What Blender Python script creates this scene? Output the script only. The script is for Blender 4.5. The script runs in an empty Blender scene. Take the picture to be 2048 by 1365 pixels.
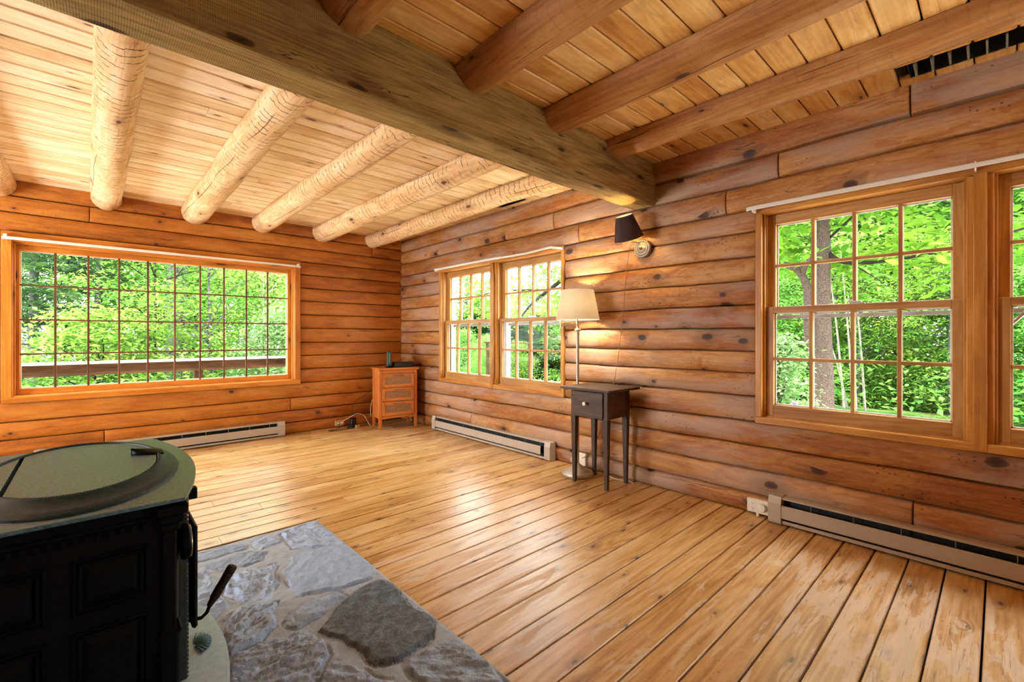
import bpy, math, random
import numpy as np
from mathutils import Vector, Matrix

S = bpy.context.scene
COL = S.collection
rng = random.Random(7)
PI = math.pi

# ------------------------------------------------------------------ camera, sky, light, exposure
EYE = 1.15
cam_d = bpy.data.cameras.new('camera')
cam_d.sensor_width = 36.0
cam_d.lens = 904.0 / 2048.0 * 36.0
cam_d.shift_y = -10.5 / 2048.0
cam_d.clip_start = 0.02
cam_d.clip_end = 300
cam = bpy.data.objects.new('camera', cam_d)
cam.location = (0, 0, EYE)
cam.rotation_euler = (PI / 2, 0, math.radians(-42.8))
COL.objects.link(cam)
S.camera = cam

world = bpy.data.worlds.new('overcast_sky')
S.world = world
world.use_nodes = True
wn = world.node_tree
wn.nodes['Background'].inputs[0].default_value = (0.93, 0.98, 1.0, 1)
wn.nodes['Background'].inputs[1].default_value = 9.0

vs = S.view_settings
vs.view_transform = 'Standard'
vs.look = 'None'
vs.exposure = 0.90
vs.gamma = 1.0
vs.use_curve_mapping = False
S.cycles.use_denoising = True
S.cycles.max_bounces = 7
S.cycles.diffuse_bounces = 4
S.cycles.adaptive_threshold = 0.035
S.cycles.glossy_bounces = 3
S.cycles.transmission_bounces = 4
S.cycles.transparent_max_bounces = 8
S.cycles.sample_clamp_indirect = 6.0
S.cycles.caustics_reflective = False
S.cycles.caustics_refractive = False


def lamp(name, kind, loc, energy, color, size=None, size_y=None, aim=None):
    d = bpy.data.lights.new(name, kind)
    d.energy = energy
    d.color = color
    if kind == 'AREA':
        d.shape = 'RECTANGLE'
        d.size = size
        d.size_y = size_y
    elif kind == 'SUN':
        d.angle = size
    else:
        d.shadow_soft_size = size
    o = bpy.data.objects.new(name, d)
    o.location = loc
    if aim is not None:
        o.rotation_euler = Vector(aim).to_track_quat('-Z', 'Y').to_euler()
    COL.objects.link(o)
    return o


# sun high behind the house: lights the trees, never enters the room
lamp('sun', 'SUN', (-5, -8, 12), 9.0, (1.0, 0.94, 0.82), math.radians(3), aim=(0.30, 0.32, -0.95))
# area fills added to brighten the room, set before solid walls out of view
lamp('side_fill', 'AREA', (-3.05, 4.15, 1.05), 150, (0.90, 0.97, 1.0), 1.7, 1.2, aim=(1, -0.12, 0.65))
lamp('right_rear_fill', 'AREA', (3.0, -1.75, 1.15), 32, (1.0, 0.97, 0.86), 1.1, 1.2, aim=(-0.85, 0.05, 0.75))
lamp('rear_fill', 'AREA', (-2.3, -2.60, 1.35), 3, (0.92, 0.97, 1.0), 1.6, 1.6, aim=(0.35, 1, 0.08))

# ------------------------------------------------------------------ node helpers


class NT:
    def __init__(s, name):
        s.m = bpy.data.materials.new(name)
        s.m.use_nodes = True
        s.t = s.m.node_tree
        s.t.nodes.clear()
        s.out = s.t.nodes.new('ShaderNodeOutputMaterial')

    def n(s, typ, **kw):
        x = s.t.nodes.new(typ)
        for k, v in kw.items():
            setattr(x, k, v)
        return x

    def set(s, sock, v):
        if isinstance(v, bpy.types.NodeSocket):
            s.t.links.new(v, sock)
        elif isinstance(v, (tuple, list)) and sock.type == 'RGBA' and len(v) == 3:
            sock.default_value = (*v, 1)
        elif v is not None:
            sock.default_value = v

    def attr(s, name):
        a = s.n('ShaderNodeAttribute', attribute_name=name)
        return a

    def math(s, op, a, b=None, c=None, clamp=False):
        x = s.n('ShaderNodeMath', operation=op, use_clamp=clamp)
        for i, v in enumerate((a, b, c)):
            s.set(x.inputs[i], v)
        return x.outputs[0]

    def vmul(s, v, k):
        x = s.n('ShaderNodeVectorMath', operation='MULTIPLY')
        s.set(x.inputs[0], v)
        s.set(x.inputs[1], k)
        return x.outputs[0]

    def vadd(s, v, k):
        x = s.n('ShaderNodeVectorMath', operation='ADD')
        s.set(x.inputs[0], v)
        s.set(x.inputs[1], k)
        return x.outputs[0]

    def noise(s, v, scale=1.0, detail=2.0, rough=0.5, dist=0.0):
        x = s.n('ShaderNodeTexNoise')
        s.set(x.inputs['Vector'], v)
        x.inputs['Scale'].default_value = scale
        x.inputs['Detail'].default_value = detail
        x.inputs['Roughness'].default_value = rough
        x.inputs['Distortion'].default_value = dist
        return x.outputs[0]

    def voro(s, v, scale=1.0, dim='3D', feat='F1'):
        x = s.n('ShaderNodeTexVoronoi', voronoi_dimensions=dim, feature=feat)
        s.set(x.inputs['Vector'], v)
        x.inputs['Scale'].default_value = scale
        return x

    def ramp(s, v, a, b, lo=0.0, hi=1.0, smooth=True):
        x = s.n('ShaderNodeMapRange', interpolation_type='SMOOTHSTEP' if smooth else 'LINEAR')
        s.set(x.inputs[0], v)
        for i, q in enumerate((a, b, lo, hi)):
            s.set(x.inputs[i + 1], q)
        return x.outputs[0]

    def mix(s, f, a, b, mode='MIX'):
        x = s.n('ShaderNodeMix', data_type='RGBA', blend_type=mode)
        s.set(x.inputs[0], f)
        s.set(x.inputs[6], a)
        s.set(x.inputs[7], b)
        return x.outputs[2]

    def sep(s, v):
        x = s.n('ShaderNodeSeparateXYZ')
        s.set(x.inputs[0], v)
        return x.outputs

    def comb(s, a, b, c):
        x = s.n('ShaderNodeCombineXYZ')
        for i, v in enumerate((a, b, c)):
            s.set(x.inputs[i], v)
        return x.outputs[0]

    def bump(s, h, strength=0.3, dist=0.01):
        x = s.n('ShaderNodeBump')
        x.inputs['Strength'].default_value = strength
        x.inputs['Distance'].default_value = dist
        s.set(x.inputs['Height'], h)
        return x.outputs[0]

    def bsdf(s, color, rough=0.5, metal=0.0, spec=0.5, normal=None, coat=0.0, coat_rough=0.1):
        b = s.n('ShaderNodeBsdfPrincipled')
        s.set(b.inputs['Base Color'], color)
        s.set(b.inputs['Roughness'], rough)
        s.set(b.inputs['Metallic'], metal)
        s.set(b.inputs['Specular IOR Level'], spec)
        s.set(b.inputs['Coat Weight'], coat)
        s.set(b.inputs['Coat Roughness'], coat_rough)
        if normal is not None:
            s.set(b.inputs['Normal'], normal)
        s.t.links.new(b.outputs[0], s.out.inputs[0])
        return b


def hexc(h):
    """sRGB hex to linear rgb"""
    v = [int(h[i:i + 2], 16) / 255 for i in (0, 2, 4)]
    return tuple(x / 12.92 if x <= 0.04045 else ((x + 0.055) / 1.055) ** 2.4 for x in v)


def wood(name, dark, mid, light, rough=0.55, spec=0.35, knot=0.35, kcol='3a1c0c', ksc=(2.4, 6.5), kr=0.085, fine=1.0,
         patch=0.0, patch_col=None, grey=0.0, grey_col='8f8378', check=0.0, ring_check=0.0, speck=0.0,
         bump=0.25, coat=0.0, saw=0.0, vary=0.35, wear=0.0, axis_check=0.0, mot=0.22):
    t = NT(name)
    P = t.attr('wc').outputs['Vector']
    R = t.attr('rv').outputs['Fac']
    px, py, pz = t.sep(P)
    # knots
    kv = t.comb(t.math('MULTIPLY', px, ksc[0]), t.math('MULTIPLY', py, ksc[1]), 0.0)
    vo = t.voro(kv, 1.0, '2D')
    kd = t.math('ADD', vo.outputs['Distance'], t.math('MULTIPLY', t.math('SUBTRACT', t.noise(t.vmul(P, (30, 60, 60)), 1, 1), 0.5), 0.06))
    cr, cg, cb = t.sep(vo.outputs['Color'])
    sel = t.math('LESS_THAN', cr, knot)
    krad = t.math('MULTIPLY', t.math('ADD', t.math('MULTIPLY', cg, 1.2), 0.35), kr)
    kk = t.math('DIVIDE', kd, krad)
    kmask = t.math('MULTIPLY', t.ramp(kk, 1.05, 0.7), sel)
    kcore = t.math('MULTIPLY', t.ramp(kk, 0.9, 0.2), sel)
    halo = t.math('MULTIPLY', t.ramp(kk, 4.0, 0.8), sel)
    # grain runs along x, swerving round the knots
    wy = t.math('ADD', py, t.math('MULTIPLY', t.math('MULTIPLY', halo, cb), 0.03))
    g1 = t.noise(t.comb(t.math('MULTIPLY', px, 2.2), t.math('MULTIPLY', wy, 70), t.math('MULTIPLY', pz, 70)), 1.0, 3, 0.6, 0.2)
    lf = t.noise(t.comb(t.math('MULTIPLY', px, 0.7), t.math('MULTIPLY', wy, 7), t.math('MULTIPLY', pz, 7)), 1.0, 1.5, 0.5)
    rings = t.math('SINE', t.math('MULTIPLY', lf, 75.0))
    rings = t.math('MULTIPLY_ADD', rings, 0.5, 0.5)
    bl = t.noise(t.comb(t.math('MULTIPLY', px, 1.6), t.math('MULTIPLY', py, 6), t.math('MULTIPLY', pz, 6)), 1.0, 4, 0.6, 0.6)
    f = t.math('ADD', t.math('MULTIPLY', t.ramp(bl, 0.3, 0.72), 0.55), t.math('MULTIPLY', t.math('SUBTRACT', g1, 0.5), 0.9 * fine))
    f = t.math('ADD', f, t.math('MULTIPLY', t.math('SUBTRACT', rings, 0.5), 0.22 * fine))
    f = t.math('ADD', f, t.math('MULTIPLY', t.math('SUBTRACT', R, 0.5), vary))
    if mot:
        f = t.math('ADD', f, t.math('MULTIPLY', t.math('SUBTRACT', t.noise(t.vmul(P, (38, 85, 85)), 1, 3, 0.7, 0.3), 0.5), mot))
    f = t.math('ADD', f, 0.18)
    cr_ = t.n('ShaderNodeValToRGB')
    t.set(cr_.inputs[0], f)
    e = cr_.color_ramp.elements
    e[0].position, e[0].color = 0.0, (*hexc(dark), 1)
    e[1].position, e[1].color = 1.0, (*hexc(light), 1)
    m_ = e.new(0.45)
    m_.color = (*hexc(mid), 1)
    c = cr_.outputs[0]
    h = t.math('MULTIPLY_ADD', rings, 0.25, g1)
    if patch:
        pn = t.noise(t.comb(t.math('MULTIPLY', px, 4.5), t.math('MULTIPLY', py, 13), t.math('MULTIPLY', pz, 13)), 1.0, 3, 0.62, 1.2)
        pm = t.math('MULTIPLY', t.ramp(pn, 0.50, 0.60), patch)
        c = t.mix(pm, c, hexc(patch_col))
        h = t.math('ADD', h, t.math('MULTIPLY', pm, 0.8))
    if grey:
        gn = t.noise(t.comb(t.math('MULTIPLY', px, 0.9), t.math('MULTIPLY', py, 3.5), t.math('MULTIPLY', pz, 3)), 1.0, 4, 0.65, 0.4)
        c = t.mix(t.math('MULTIPLY', t.ramp(gn, 0.43, 0.62), grey), c, hexc(grey_col))
    c = t.mix(t.math('MULTIPLY', halo, 0.35), c, hexc(kcol))
    c = t.mix(t.math('MULTIPLY', kmask, 0.80), c, hexc(kcol))
    c = t.mix(t.math('MULTIPLY', kcore, 0.6), c, (0.02, 0.01, 0.006))
    if check:      # fine drying cracks along the grain
        cn = t.noise(t.comb(t.math('MULTIPLY', px, 1.1), t.math('MULTIPLY', wy, 26), t.math('MULTIPLY', pz, 26)), 1.0, 2, 0.5, 0.3)
        cm = t.math('MULTIPLY', t.ramp(t.math('ABSOLUTE', t.math('SUBTRACT', cn, 0.5)), 0.012, 0.002), check)
        cm = t.math('MULTIPLY', cm, t.ramp(t.noise(t.vmul(P, (1.5, 9, 9)), 1, 1), 0.5, 0.62))
        c = t.mix(cm, c, hexc('241208'))
        h = t.math('SUBTRACT', h, t.math('MULTIPLY', cm, 2.0))
    if ring_check:  # cracks across the grain, round the log
        q = t.math('ADD', t.math('MULTIPLY', px, 17.0), t.math('MULTIPLY', t.math('SUBTRACT', t.noise(t.vmul(P, (5, 14, 14)), 1, 3, 0.6), 0.5), 1.4))
        q = t.math('ABSOLUTE', t.math('SUBTRACT', t.math('FRACT', q), 0.5))
        rm = t.ramp(q, 0.075, 0.02)
        rm = t.math('MULTIPLY', rm, t.ramp(t.noise(t.vmul(P, (10, 11, 11)), 1, 2, 0.6), 0.43, 0.55))
        rm = t.math('MULTIPLY', rm, ring_check)
        c = t.mix(rm, c, hexc('3a2010'))
        h = t.math('SUBTRACT', h, t.math('MULTIPLY', rm, 2.2))
    if axis_check:
        q = t.math('ADD', t.math('MULTIPLY', py, 5.2), t.math('MULTIPLY', t.noise(t.vmul(P, (1.2, 1.0, 1.0)), 1, 3, 0.65), 0.35))
        q = t.math('ABSOLUTE', t.math('SUBTRACT', t.math('FRACT', q), 0.5))
        am = t.math('MULTIPLY', t.ramp(q, 0.022, 0.006), t.ramp(t.noise(t.vmul(P, (1.3, 1.2, 1.2)), 1, 1), 0.46, 0.55))
        am = t.math('MULTIPLY', am, axis_check)
        c = t.mix(am, c, hexc('1c0d06'))
        h = t.math('SUBTRACT', h, t.math('MULTIPLY', am, 3.0))
    if speck:
        sv = t.voro(t.vmul(P, (38, 60, 60)), 1.0, '2D')
        sr, sg, sb = t.sep(sv.outputs['Color'])
        sm = t.math('MULTIPLY', t.ramp(sv.outputs['Distance'], 0.3, 0.12), t.math('LESS_THAN', sr, 0.16))
        sm = t.math('MULTIPLY', sm, t.ramp(t.noise(t.vmul(P, (2.5, 5, 5)), 1, 2), 0.55, 0.66))
        c = t.mix(t.math('MULTIPLY', sm, speck), c, hexc('2c150a'))
    if saw:        # circular saw marks on rough timber
        q = t.math('SINE', t.math('ADD', t.math('MULTIPLY', px, 900.0), t.math('MULTIPLY', t.noise(t.vmul(P, (2, 4, 4)), 1, 1), 20)))
        h = t.math('ADD', h, t.math('MULTIPLY', q, saw))
        c = t.mix(t.math('MULTIPLY', t.math('MULTIPLY_ADD', q, 0.5, 0.5), 0.12 * saw), c, hexc('20180c'))
    r_ = rough
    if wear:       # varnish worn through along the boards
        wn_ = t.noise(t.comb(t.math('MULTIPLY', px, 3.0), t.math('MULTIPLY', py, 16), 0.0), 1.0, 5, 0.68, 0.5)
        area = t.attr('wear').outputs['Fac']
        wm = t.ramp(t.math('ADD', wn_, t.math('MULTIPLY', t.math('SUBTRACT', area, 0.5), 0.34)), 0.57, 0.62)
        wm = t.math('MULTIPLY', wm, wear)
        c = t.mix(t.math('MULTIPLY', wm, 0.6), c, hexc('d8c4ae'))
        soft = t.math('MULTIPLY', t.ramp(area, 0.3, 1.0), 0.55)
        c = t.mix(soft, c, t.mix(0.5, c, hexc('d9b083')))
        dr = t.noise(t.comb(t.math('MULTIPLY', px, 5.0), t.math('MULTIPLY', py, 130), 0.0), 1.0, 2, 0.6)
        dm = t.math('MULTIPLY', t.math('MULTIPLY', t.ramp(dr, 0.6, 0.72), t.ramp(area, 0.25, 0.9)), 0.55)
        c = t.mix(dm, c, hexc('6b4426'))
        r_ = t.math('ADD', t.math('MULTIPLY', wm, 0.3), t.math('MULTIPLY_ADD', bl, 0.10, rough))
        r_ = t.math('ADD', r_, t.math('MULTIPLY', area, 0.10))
    nrm = t.bump(h, bump, 0.004)
    t.bsdf(c, r_, 0, spec, nrm, coat, 0.25)
    return t.m


def plain(name, col, rough=0.5, metal=0.0, spec=0.5, nscale=0, namp=0.15, bump=0.0, coat=0.0):
    t = NT(name)
    c = hexc(col) if isinstance(col, str) else col
    nrm = None
    if nscale:
        co = t.n('ShaderNodeTexCoord').outputs['Object']
        v = t.noise(co, nscale, 4, 0.6)
        c2 = tuple(x * (1 - namp) for x in c)
        c3 = tuple(min(1, x * (1 + namp)) for x in c)
        c = t.mix(t.ramp(v, 0.3, 0.7), c2, c3)
        if bump:
            nrm = t.bump(v, bump, 0.003)
    t.bsdf(c, rough, metal, spec, nrm, coat)
    return t.m


def leafmat(name, cols, trans=0.5, k=0.44):
    t = NT(name)
    R = t.attr('rv').outputs['Fac']
    cr = t.n('ShaderNodeValToRGB')
    t.set(cr.inputs[0], R)
    e = cr.color_ramp.elements
    e[0].color = (*hexc(cols[0]), 1)
    e[1].color = (*hexc(cols[-1]), 1)
    for i, c in enumerate(cols[1:-1]):
        q = e.new((i + 1) / (len(cols) - 1))
        q.color = (*hexc(c), 1)
    d = t.n('ShaderNodeBsdfDiffuse')
    base = t.mix(1.0, cr.outputs[0], (k, k, k), 'MULTIPLY')
    t.set(d.inputs[0], base)
    tr = t.n('ShaderNodeBsdfTranslucent')
    t.set(tr.inputs[0], t.mix(1.0, t.mix(0.5, cr.outputs[0], hexc('b4dc5c')), (k, k, k), 'MULTIPLY'))
    mx = t.n('ShaderNodeMixShader')
    mx.inputs[0].default_value = trans
    t.t.links.new(d.outputs[0], mx.inputs[1])
    t.t.links.new(tr.outputs[0], mx.inputs[2])
    t.t.links.new(mx.outputs[0], t.out.inputs[0])
    return t.m


def glassmat():
    t = NT('window_glass')
    a = t.n('ShaderNodeBsdfTransparent')
    a.inputs[0].default_value = (0.97, 0.985, 0.98, 1)
    g = t.n('ShaderNodeBsdfGlossy')
    g.inputs['Roughness'].default_value = 0.02
    f = t.n('ShaderNodeFresnel')
    f.inputs[0].default_value = 1.45
    mx = t.n('ShaderNodeMixShader')
    front = t.math('SUBTRACT', 1.0, t.n('ShaderNodeNewGeometry').outputs['Backfacing'])
    t.t.links.new(t.math('MULTIPLY', t.math('MULTIPLY', f.outputs[0], 0.25), front), mx.inputs[0])
    t.t.links.new(a.outputs[0], mx.inputs[1])
    t.t.links.new(g.outputs[0], mx.inputs[2])
    t.t.links.new(mx.outputs[0], t.out.inputs[0])
    return t.m


def shademat(name, col, glow=0.6, pleat=0.0):
    t = NT(name)
    d = t.n('ShaderNodeBsdfDiffuse')
    tr = t.n('ShaderNodeBsdfTranslucent')
    c = hexc(col)
    if pleat:
        ang = t.attr('wc').outputs['Vector']
        w = t.math('MULTIPLY_ADD', t.math('SINE', t.math('MULTIPLY', t.sep(ang)[0], pleat)), 0.5, 0.5)
        c = t.mix(w, tuple(x * 0.93 for x in c), c)
    t.set(d.inputs[0], c)
    t.set(tr.inputs[0], c)
    mx = t.n('ShaderNodeMixShader')
    mx.inputs[0].default_value = glow
    t.t.links.new(d.outputs[0], mx.inputs[1])
    t.t.links.new(tr.outputs[0], mx.inputs[2])
    t.t.links.new(mx.outputs[0], t.out.inputs[0])
    return t.m


M = {}
M['log_back'] = wood('log_back', '884717', 'b46e26', 'cc8c42', rough=0.5, spec=0.35, knot=0.17, kcol='4a210c', kr=0.10, fine=0.45,
                     patch=0.25, patch_col='a8521a', check=0.5, speck=0.4, bump=0.25, vary=0.3, ksc=(4.2, 6.5), mot=0.5)
M['log_right'] = wood('log_right', '7a4820', 'aa7239', 'c89a64', rough=0.55, spec=0.3, ksc=(4.0, 6.5), knot=0.2, kcol='43200e', kr=0.13, fine=0.45,
                      patch=0.5, patch_col='9a5020', grey=0.65, grey_col='ae9684', check=0.5, ring_check=0.0, speck=0.8, bump=0.4, vary=0.45, mot=0.6)
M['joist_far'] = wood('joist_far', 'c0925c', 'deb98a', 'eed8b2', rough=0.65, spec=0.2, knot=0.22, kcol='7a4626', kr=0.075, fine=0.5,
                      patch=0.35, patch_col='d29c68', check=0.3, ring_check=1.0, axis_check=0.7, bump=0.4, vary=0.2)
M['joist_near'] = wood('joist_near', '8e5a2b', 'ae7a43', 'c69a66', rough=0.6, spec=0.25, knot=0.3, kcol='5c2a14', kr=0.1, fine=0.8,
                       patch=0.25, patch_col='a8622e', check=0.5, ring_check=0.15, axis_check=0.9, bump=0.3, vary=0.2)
M['beam'] = wood('beam', '745630', '987a48', 'b89a66', rough=0.75, spec=0.15, knot=0.3, kcol='4a3620', kr=0.1, fine=1.1,
                 check=0.9, saw=0.2, bump=0.3, vary=0.1)
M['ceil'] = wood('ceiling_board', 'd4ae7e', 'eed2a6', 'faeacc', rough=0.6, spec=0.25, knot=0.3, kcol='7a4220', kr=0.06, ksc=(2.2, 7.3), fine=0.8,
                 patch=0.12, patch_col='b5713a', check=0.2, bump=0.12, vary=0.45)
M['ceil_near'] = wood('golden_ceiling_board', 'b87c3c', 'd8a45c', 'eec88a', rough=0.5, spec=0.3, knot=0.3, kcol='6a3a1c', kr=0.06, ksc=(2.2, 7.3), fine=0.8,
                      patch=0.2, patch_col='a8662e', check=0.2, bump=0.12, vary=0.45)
M['floor'] = wood('floor_board', 'a2743a', 'c69a5e', 'dabb88', rough=0.22, spec=0.5, knot=0.5, kcol='5a3418', kr=0.055, ksc=(3.0, 7.4), fine=1.5, mot=0.35,
                  check=0.5, speck=0.5, bump=0.12, vary=0.3, wear=1.0)
M['trim'] = wood('pine_trim', 'a06424', 'c08435', 'd6a25a', rough=0.4, spec=0.4, knot=0.18, kcol='5a2c10', kr=0.06, ksc=(1.6, 11), fine=0.8,
                 bump=0.08, vary=0.35)
M['trim_back'] = wood('back_pine_trim', 'a85f18', 'cb802b', 'de9c4a', rough=0.4, spec=0.4, knot=0.15, kcol='5a2c10', kr=0.06, ksc=(1.6, 11), fine=0.7,
                      bump=0.08, vary=0.3)
M['sash'] = wood('sash_wood', '966530', 'b28244', 'c8a064', rough=0.45, spec=0.35, knot=0.0, fine=1.0, bump=0.08, vary=0.2)
M['grille'] = wood('dark_grille_wood', '55331c', '6b4326', '825636', rough=0.5, spec=0.3, knot=0.0, bump=0.05)
M['table'] = wood('dark_table_wood', '33241a', '4a372a', '63503f', rough=0.5, spec=0.35, knot=0.1, kcol='1c120c', fine=0.9, bump=0.1, vary=0.2)
M['cabinet'] = wood('honey_cabinet_wood', 'ac5e22', 'c87432', 'd68c48', rough=0.4, spec=0.4, knot=0.0, fine=0.6, bump=0.05, vary=0.2)
M['rail'] = wood('weathered_rail_wood', '2e2018', '42301f', '563f2c', rough=0.8, spec=0.1, knot=0.2, kcol='2a1c12', fine=1.1, check=0.6, bump=0.3)
M['railtop'] = wood('grey_rail_cap_wood', 'a8a098', 'c8c2ba', 'e0dcd6', rough=0.8, spec=0.1, knot=0.1, fine=0.8, bump=0.2)
M['deck'] = wood('grey_deck_wood', 'c8c0b4', 'd8d0c6', 'e8e2da', rough=0.8, spec=0.1, knot=0.1, fine=0.8, bump=0.2)
M['white'] = plain('white_enamel', 'e6e4dc', 0.35)
M['white2'] = plain('white_plastic', 'e4dcc8', 0.4)
M['exterior'] = plain('white_exterior_paint', '8c8a8e', 0.5)
M['putty'] = plain('white_putty_bead', 'd2ced2', 0.5)
M['glass'] = glassmat()
M['subfloor'] = plain('dark_subfloor', '1c120a', 0.9)
M['heater'] = plain('taupe_heater_enamel', 'b3a596', 0.42, 0.0, 0.5, 60, 0.04)
M['heater_dark'] = plain('heater_inside', '0c1113', 0.6)  # near-black: shade of the heater slot put into the colour
M['fin'] = plain('aluminium_fin', '7d8688', 0.35, 0.8)
M['iron'] = plain('dark_green_cast_iron', '060c11', 0.5, 0.0, 0.10, 90, 0.35, 0.25)
M['iron_rim'] = plain('rim_cast_iron', '1c3640', 0.5, 0.0, 0.2, 90, 0.3, 0.2)
M['iron_door'] = plain('sheen_door_iron', '26353a', 0.4, 0.0, 0.5, 90, 0.3, 0.2)  # lighter than the body iron, window sheen painted into the colour
M['iron_top'] = plain('sheen_cast_iron_top', '4c7486', 0.42, 0.0, 0.5, 120, 0.35, 0.4)  # paler than the body: reflected window sheen put into the base colour
M['iron_lip'] = plain('grey_enamel_shelf', 'b4d6f4', 0.35, 0.0, 0.6, 60, 0.12, 0.1)
M['chrome'] = plain('dull_chrome', 'c4c2ba', 0.3, 0.9)
M['brass'] = plain('brass', 'b08a3a', 0.3, 1.0)
M['pewter'] = plain('pewter', '9a9088', 0.38, 0.8)
M['lamp_metal'] = plain('brushed_pale_lamp_metal', 'c0b8a8', 0.38, 0.35, 0.6, 40, 0.08)
M['sconce_plate'] = plain('dull_grey_brass', '8a8274', 0.45, 0.2, 0.5, 40, 0.1)
M['lamp_brass'] = plain('pale_brass', 'd6c49a', 0.3, 0.6)
M['porcelain'] = plain('white_porcelain', 'eeeae0', 0.2)
M['black'] = plain('black_plastic', '101416', 0.4)
M['dgrey'] = plain('grey_green_plastic', '2c3a3a', 0.5)
M['tan'] = plain('tan_plastic', 'c09a68', 0.5)
M['blackwood'] = plain('dark_turned_grip', '241c16', 0.55, 0, 0.4, 80, 0.3)
M['shade'] = shademat('cream_pleated_shade', 'fbf6e8', 0.72, 2 * PI * 64)
M['shade_dark'] = shademat('dark_plum_shade', '4a3c3a', 0.12)
M['shade_in'] = shademat('white_shade_lining', 'f8f0e0', 0.2)
M['cord_white'] = plain('cream_cord', 'd8ccb0', 0.5)
M['cord_black'] = plain('black_cord', '16120e', 0.5)
M['cord_brown'] = plain('tan_cord', '9a7440', 0.5)
M['vent_dark'] = plain('dark_duct', '1a2220', 0.7)
M['vent_fin'] = plain('dusty_vent_fin', '8e8a78', 0.8, 0.0, 0.3, 60, 0.3)
M['bark_grey'] = plain('grey_bark', '4e4c4c', 0.9, 0, 0.2, 14, 0.45, 0.8)
M['bark_brown'] = plain('brown_bark', '463a34', 0.9, 0, 0.2, 70, 0.55, 0.9)
M['bark_pale'] = plain('pale_bark', '807c70', 0.9, 0, 0.2, 18, 0.3, 0.5)
M['branch'] = plain('dark_branch', '241f1a', 0.9, 0, 0.2, 30, 0.3)
M['leaf_maple'] = leafmat('maple_leaf', ['478838', '68aa46', '94cc5c', 'c2de70', 'dee684'])
M['leaf_green'] = leafmat('green_leaf', ['387a36', '549e48', '7cbc5c', 'a8d47c'], 0.5, 0.72)
M['leaf_big'] = leafmat('broad_leaf', ['48922a', '70b636', '94d042', 'bce25c'])
M['leaf_pine'] = leafmat('pine_needle', ['3c6a48', '5c8c64', '86ac86'], 0.25)
M['leaf_dark'] = leafmat('dark_conifer', ['1c4434', '2c5c44', '4a7a5c'], 0.2)
M['leaf_pale'] = leafmat('pale_shrub_leaf', ['6ea664', 'a0cc90', 'cfe6bc'], 0.4)
M['petal'] = plain('iris_petal', '6a5c98', 0.6)

# ------------------------------------------------------------------ mesh helpers


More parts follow.
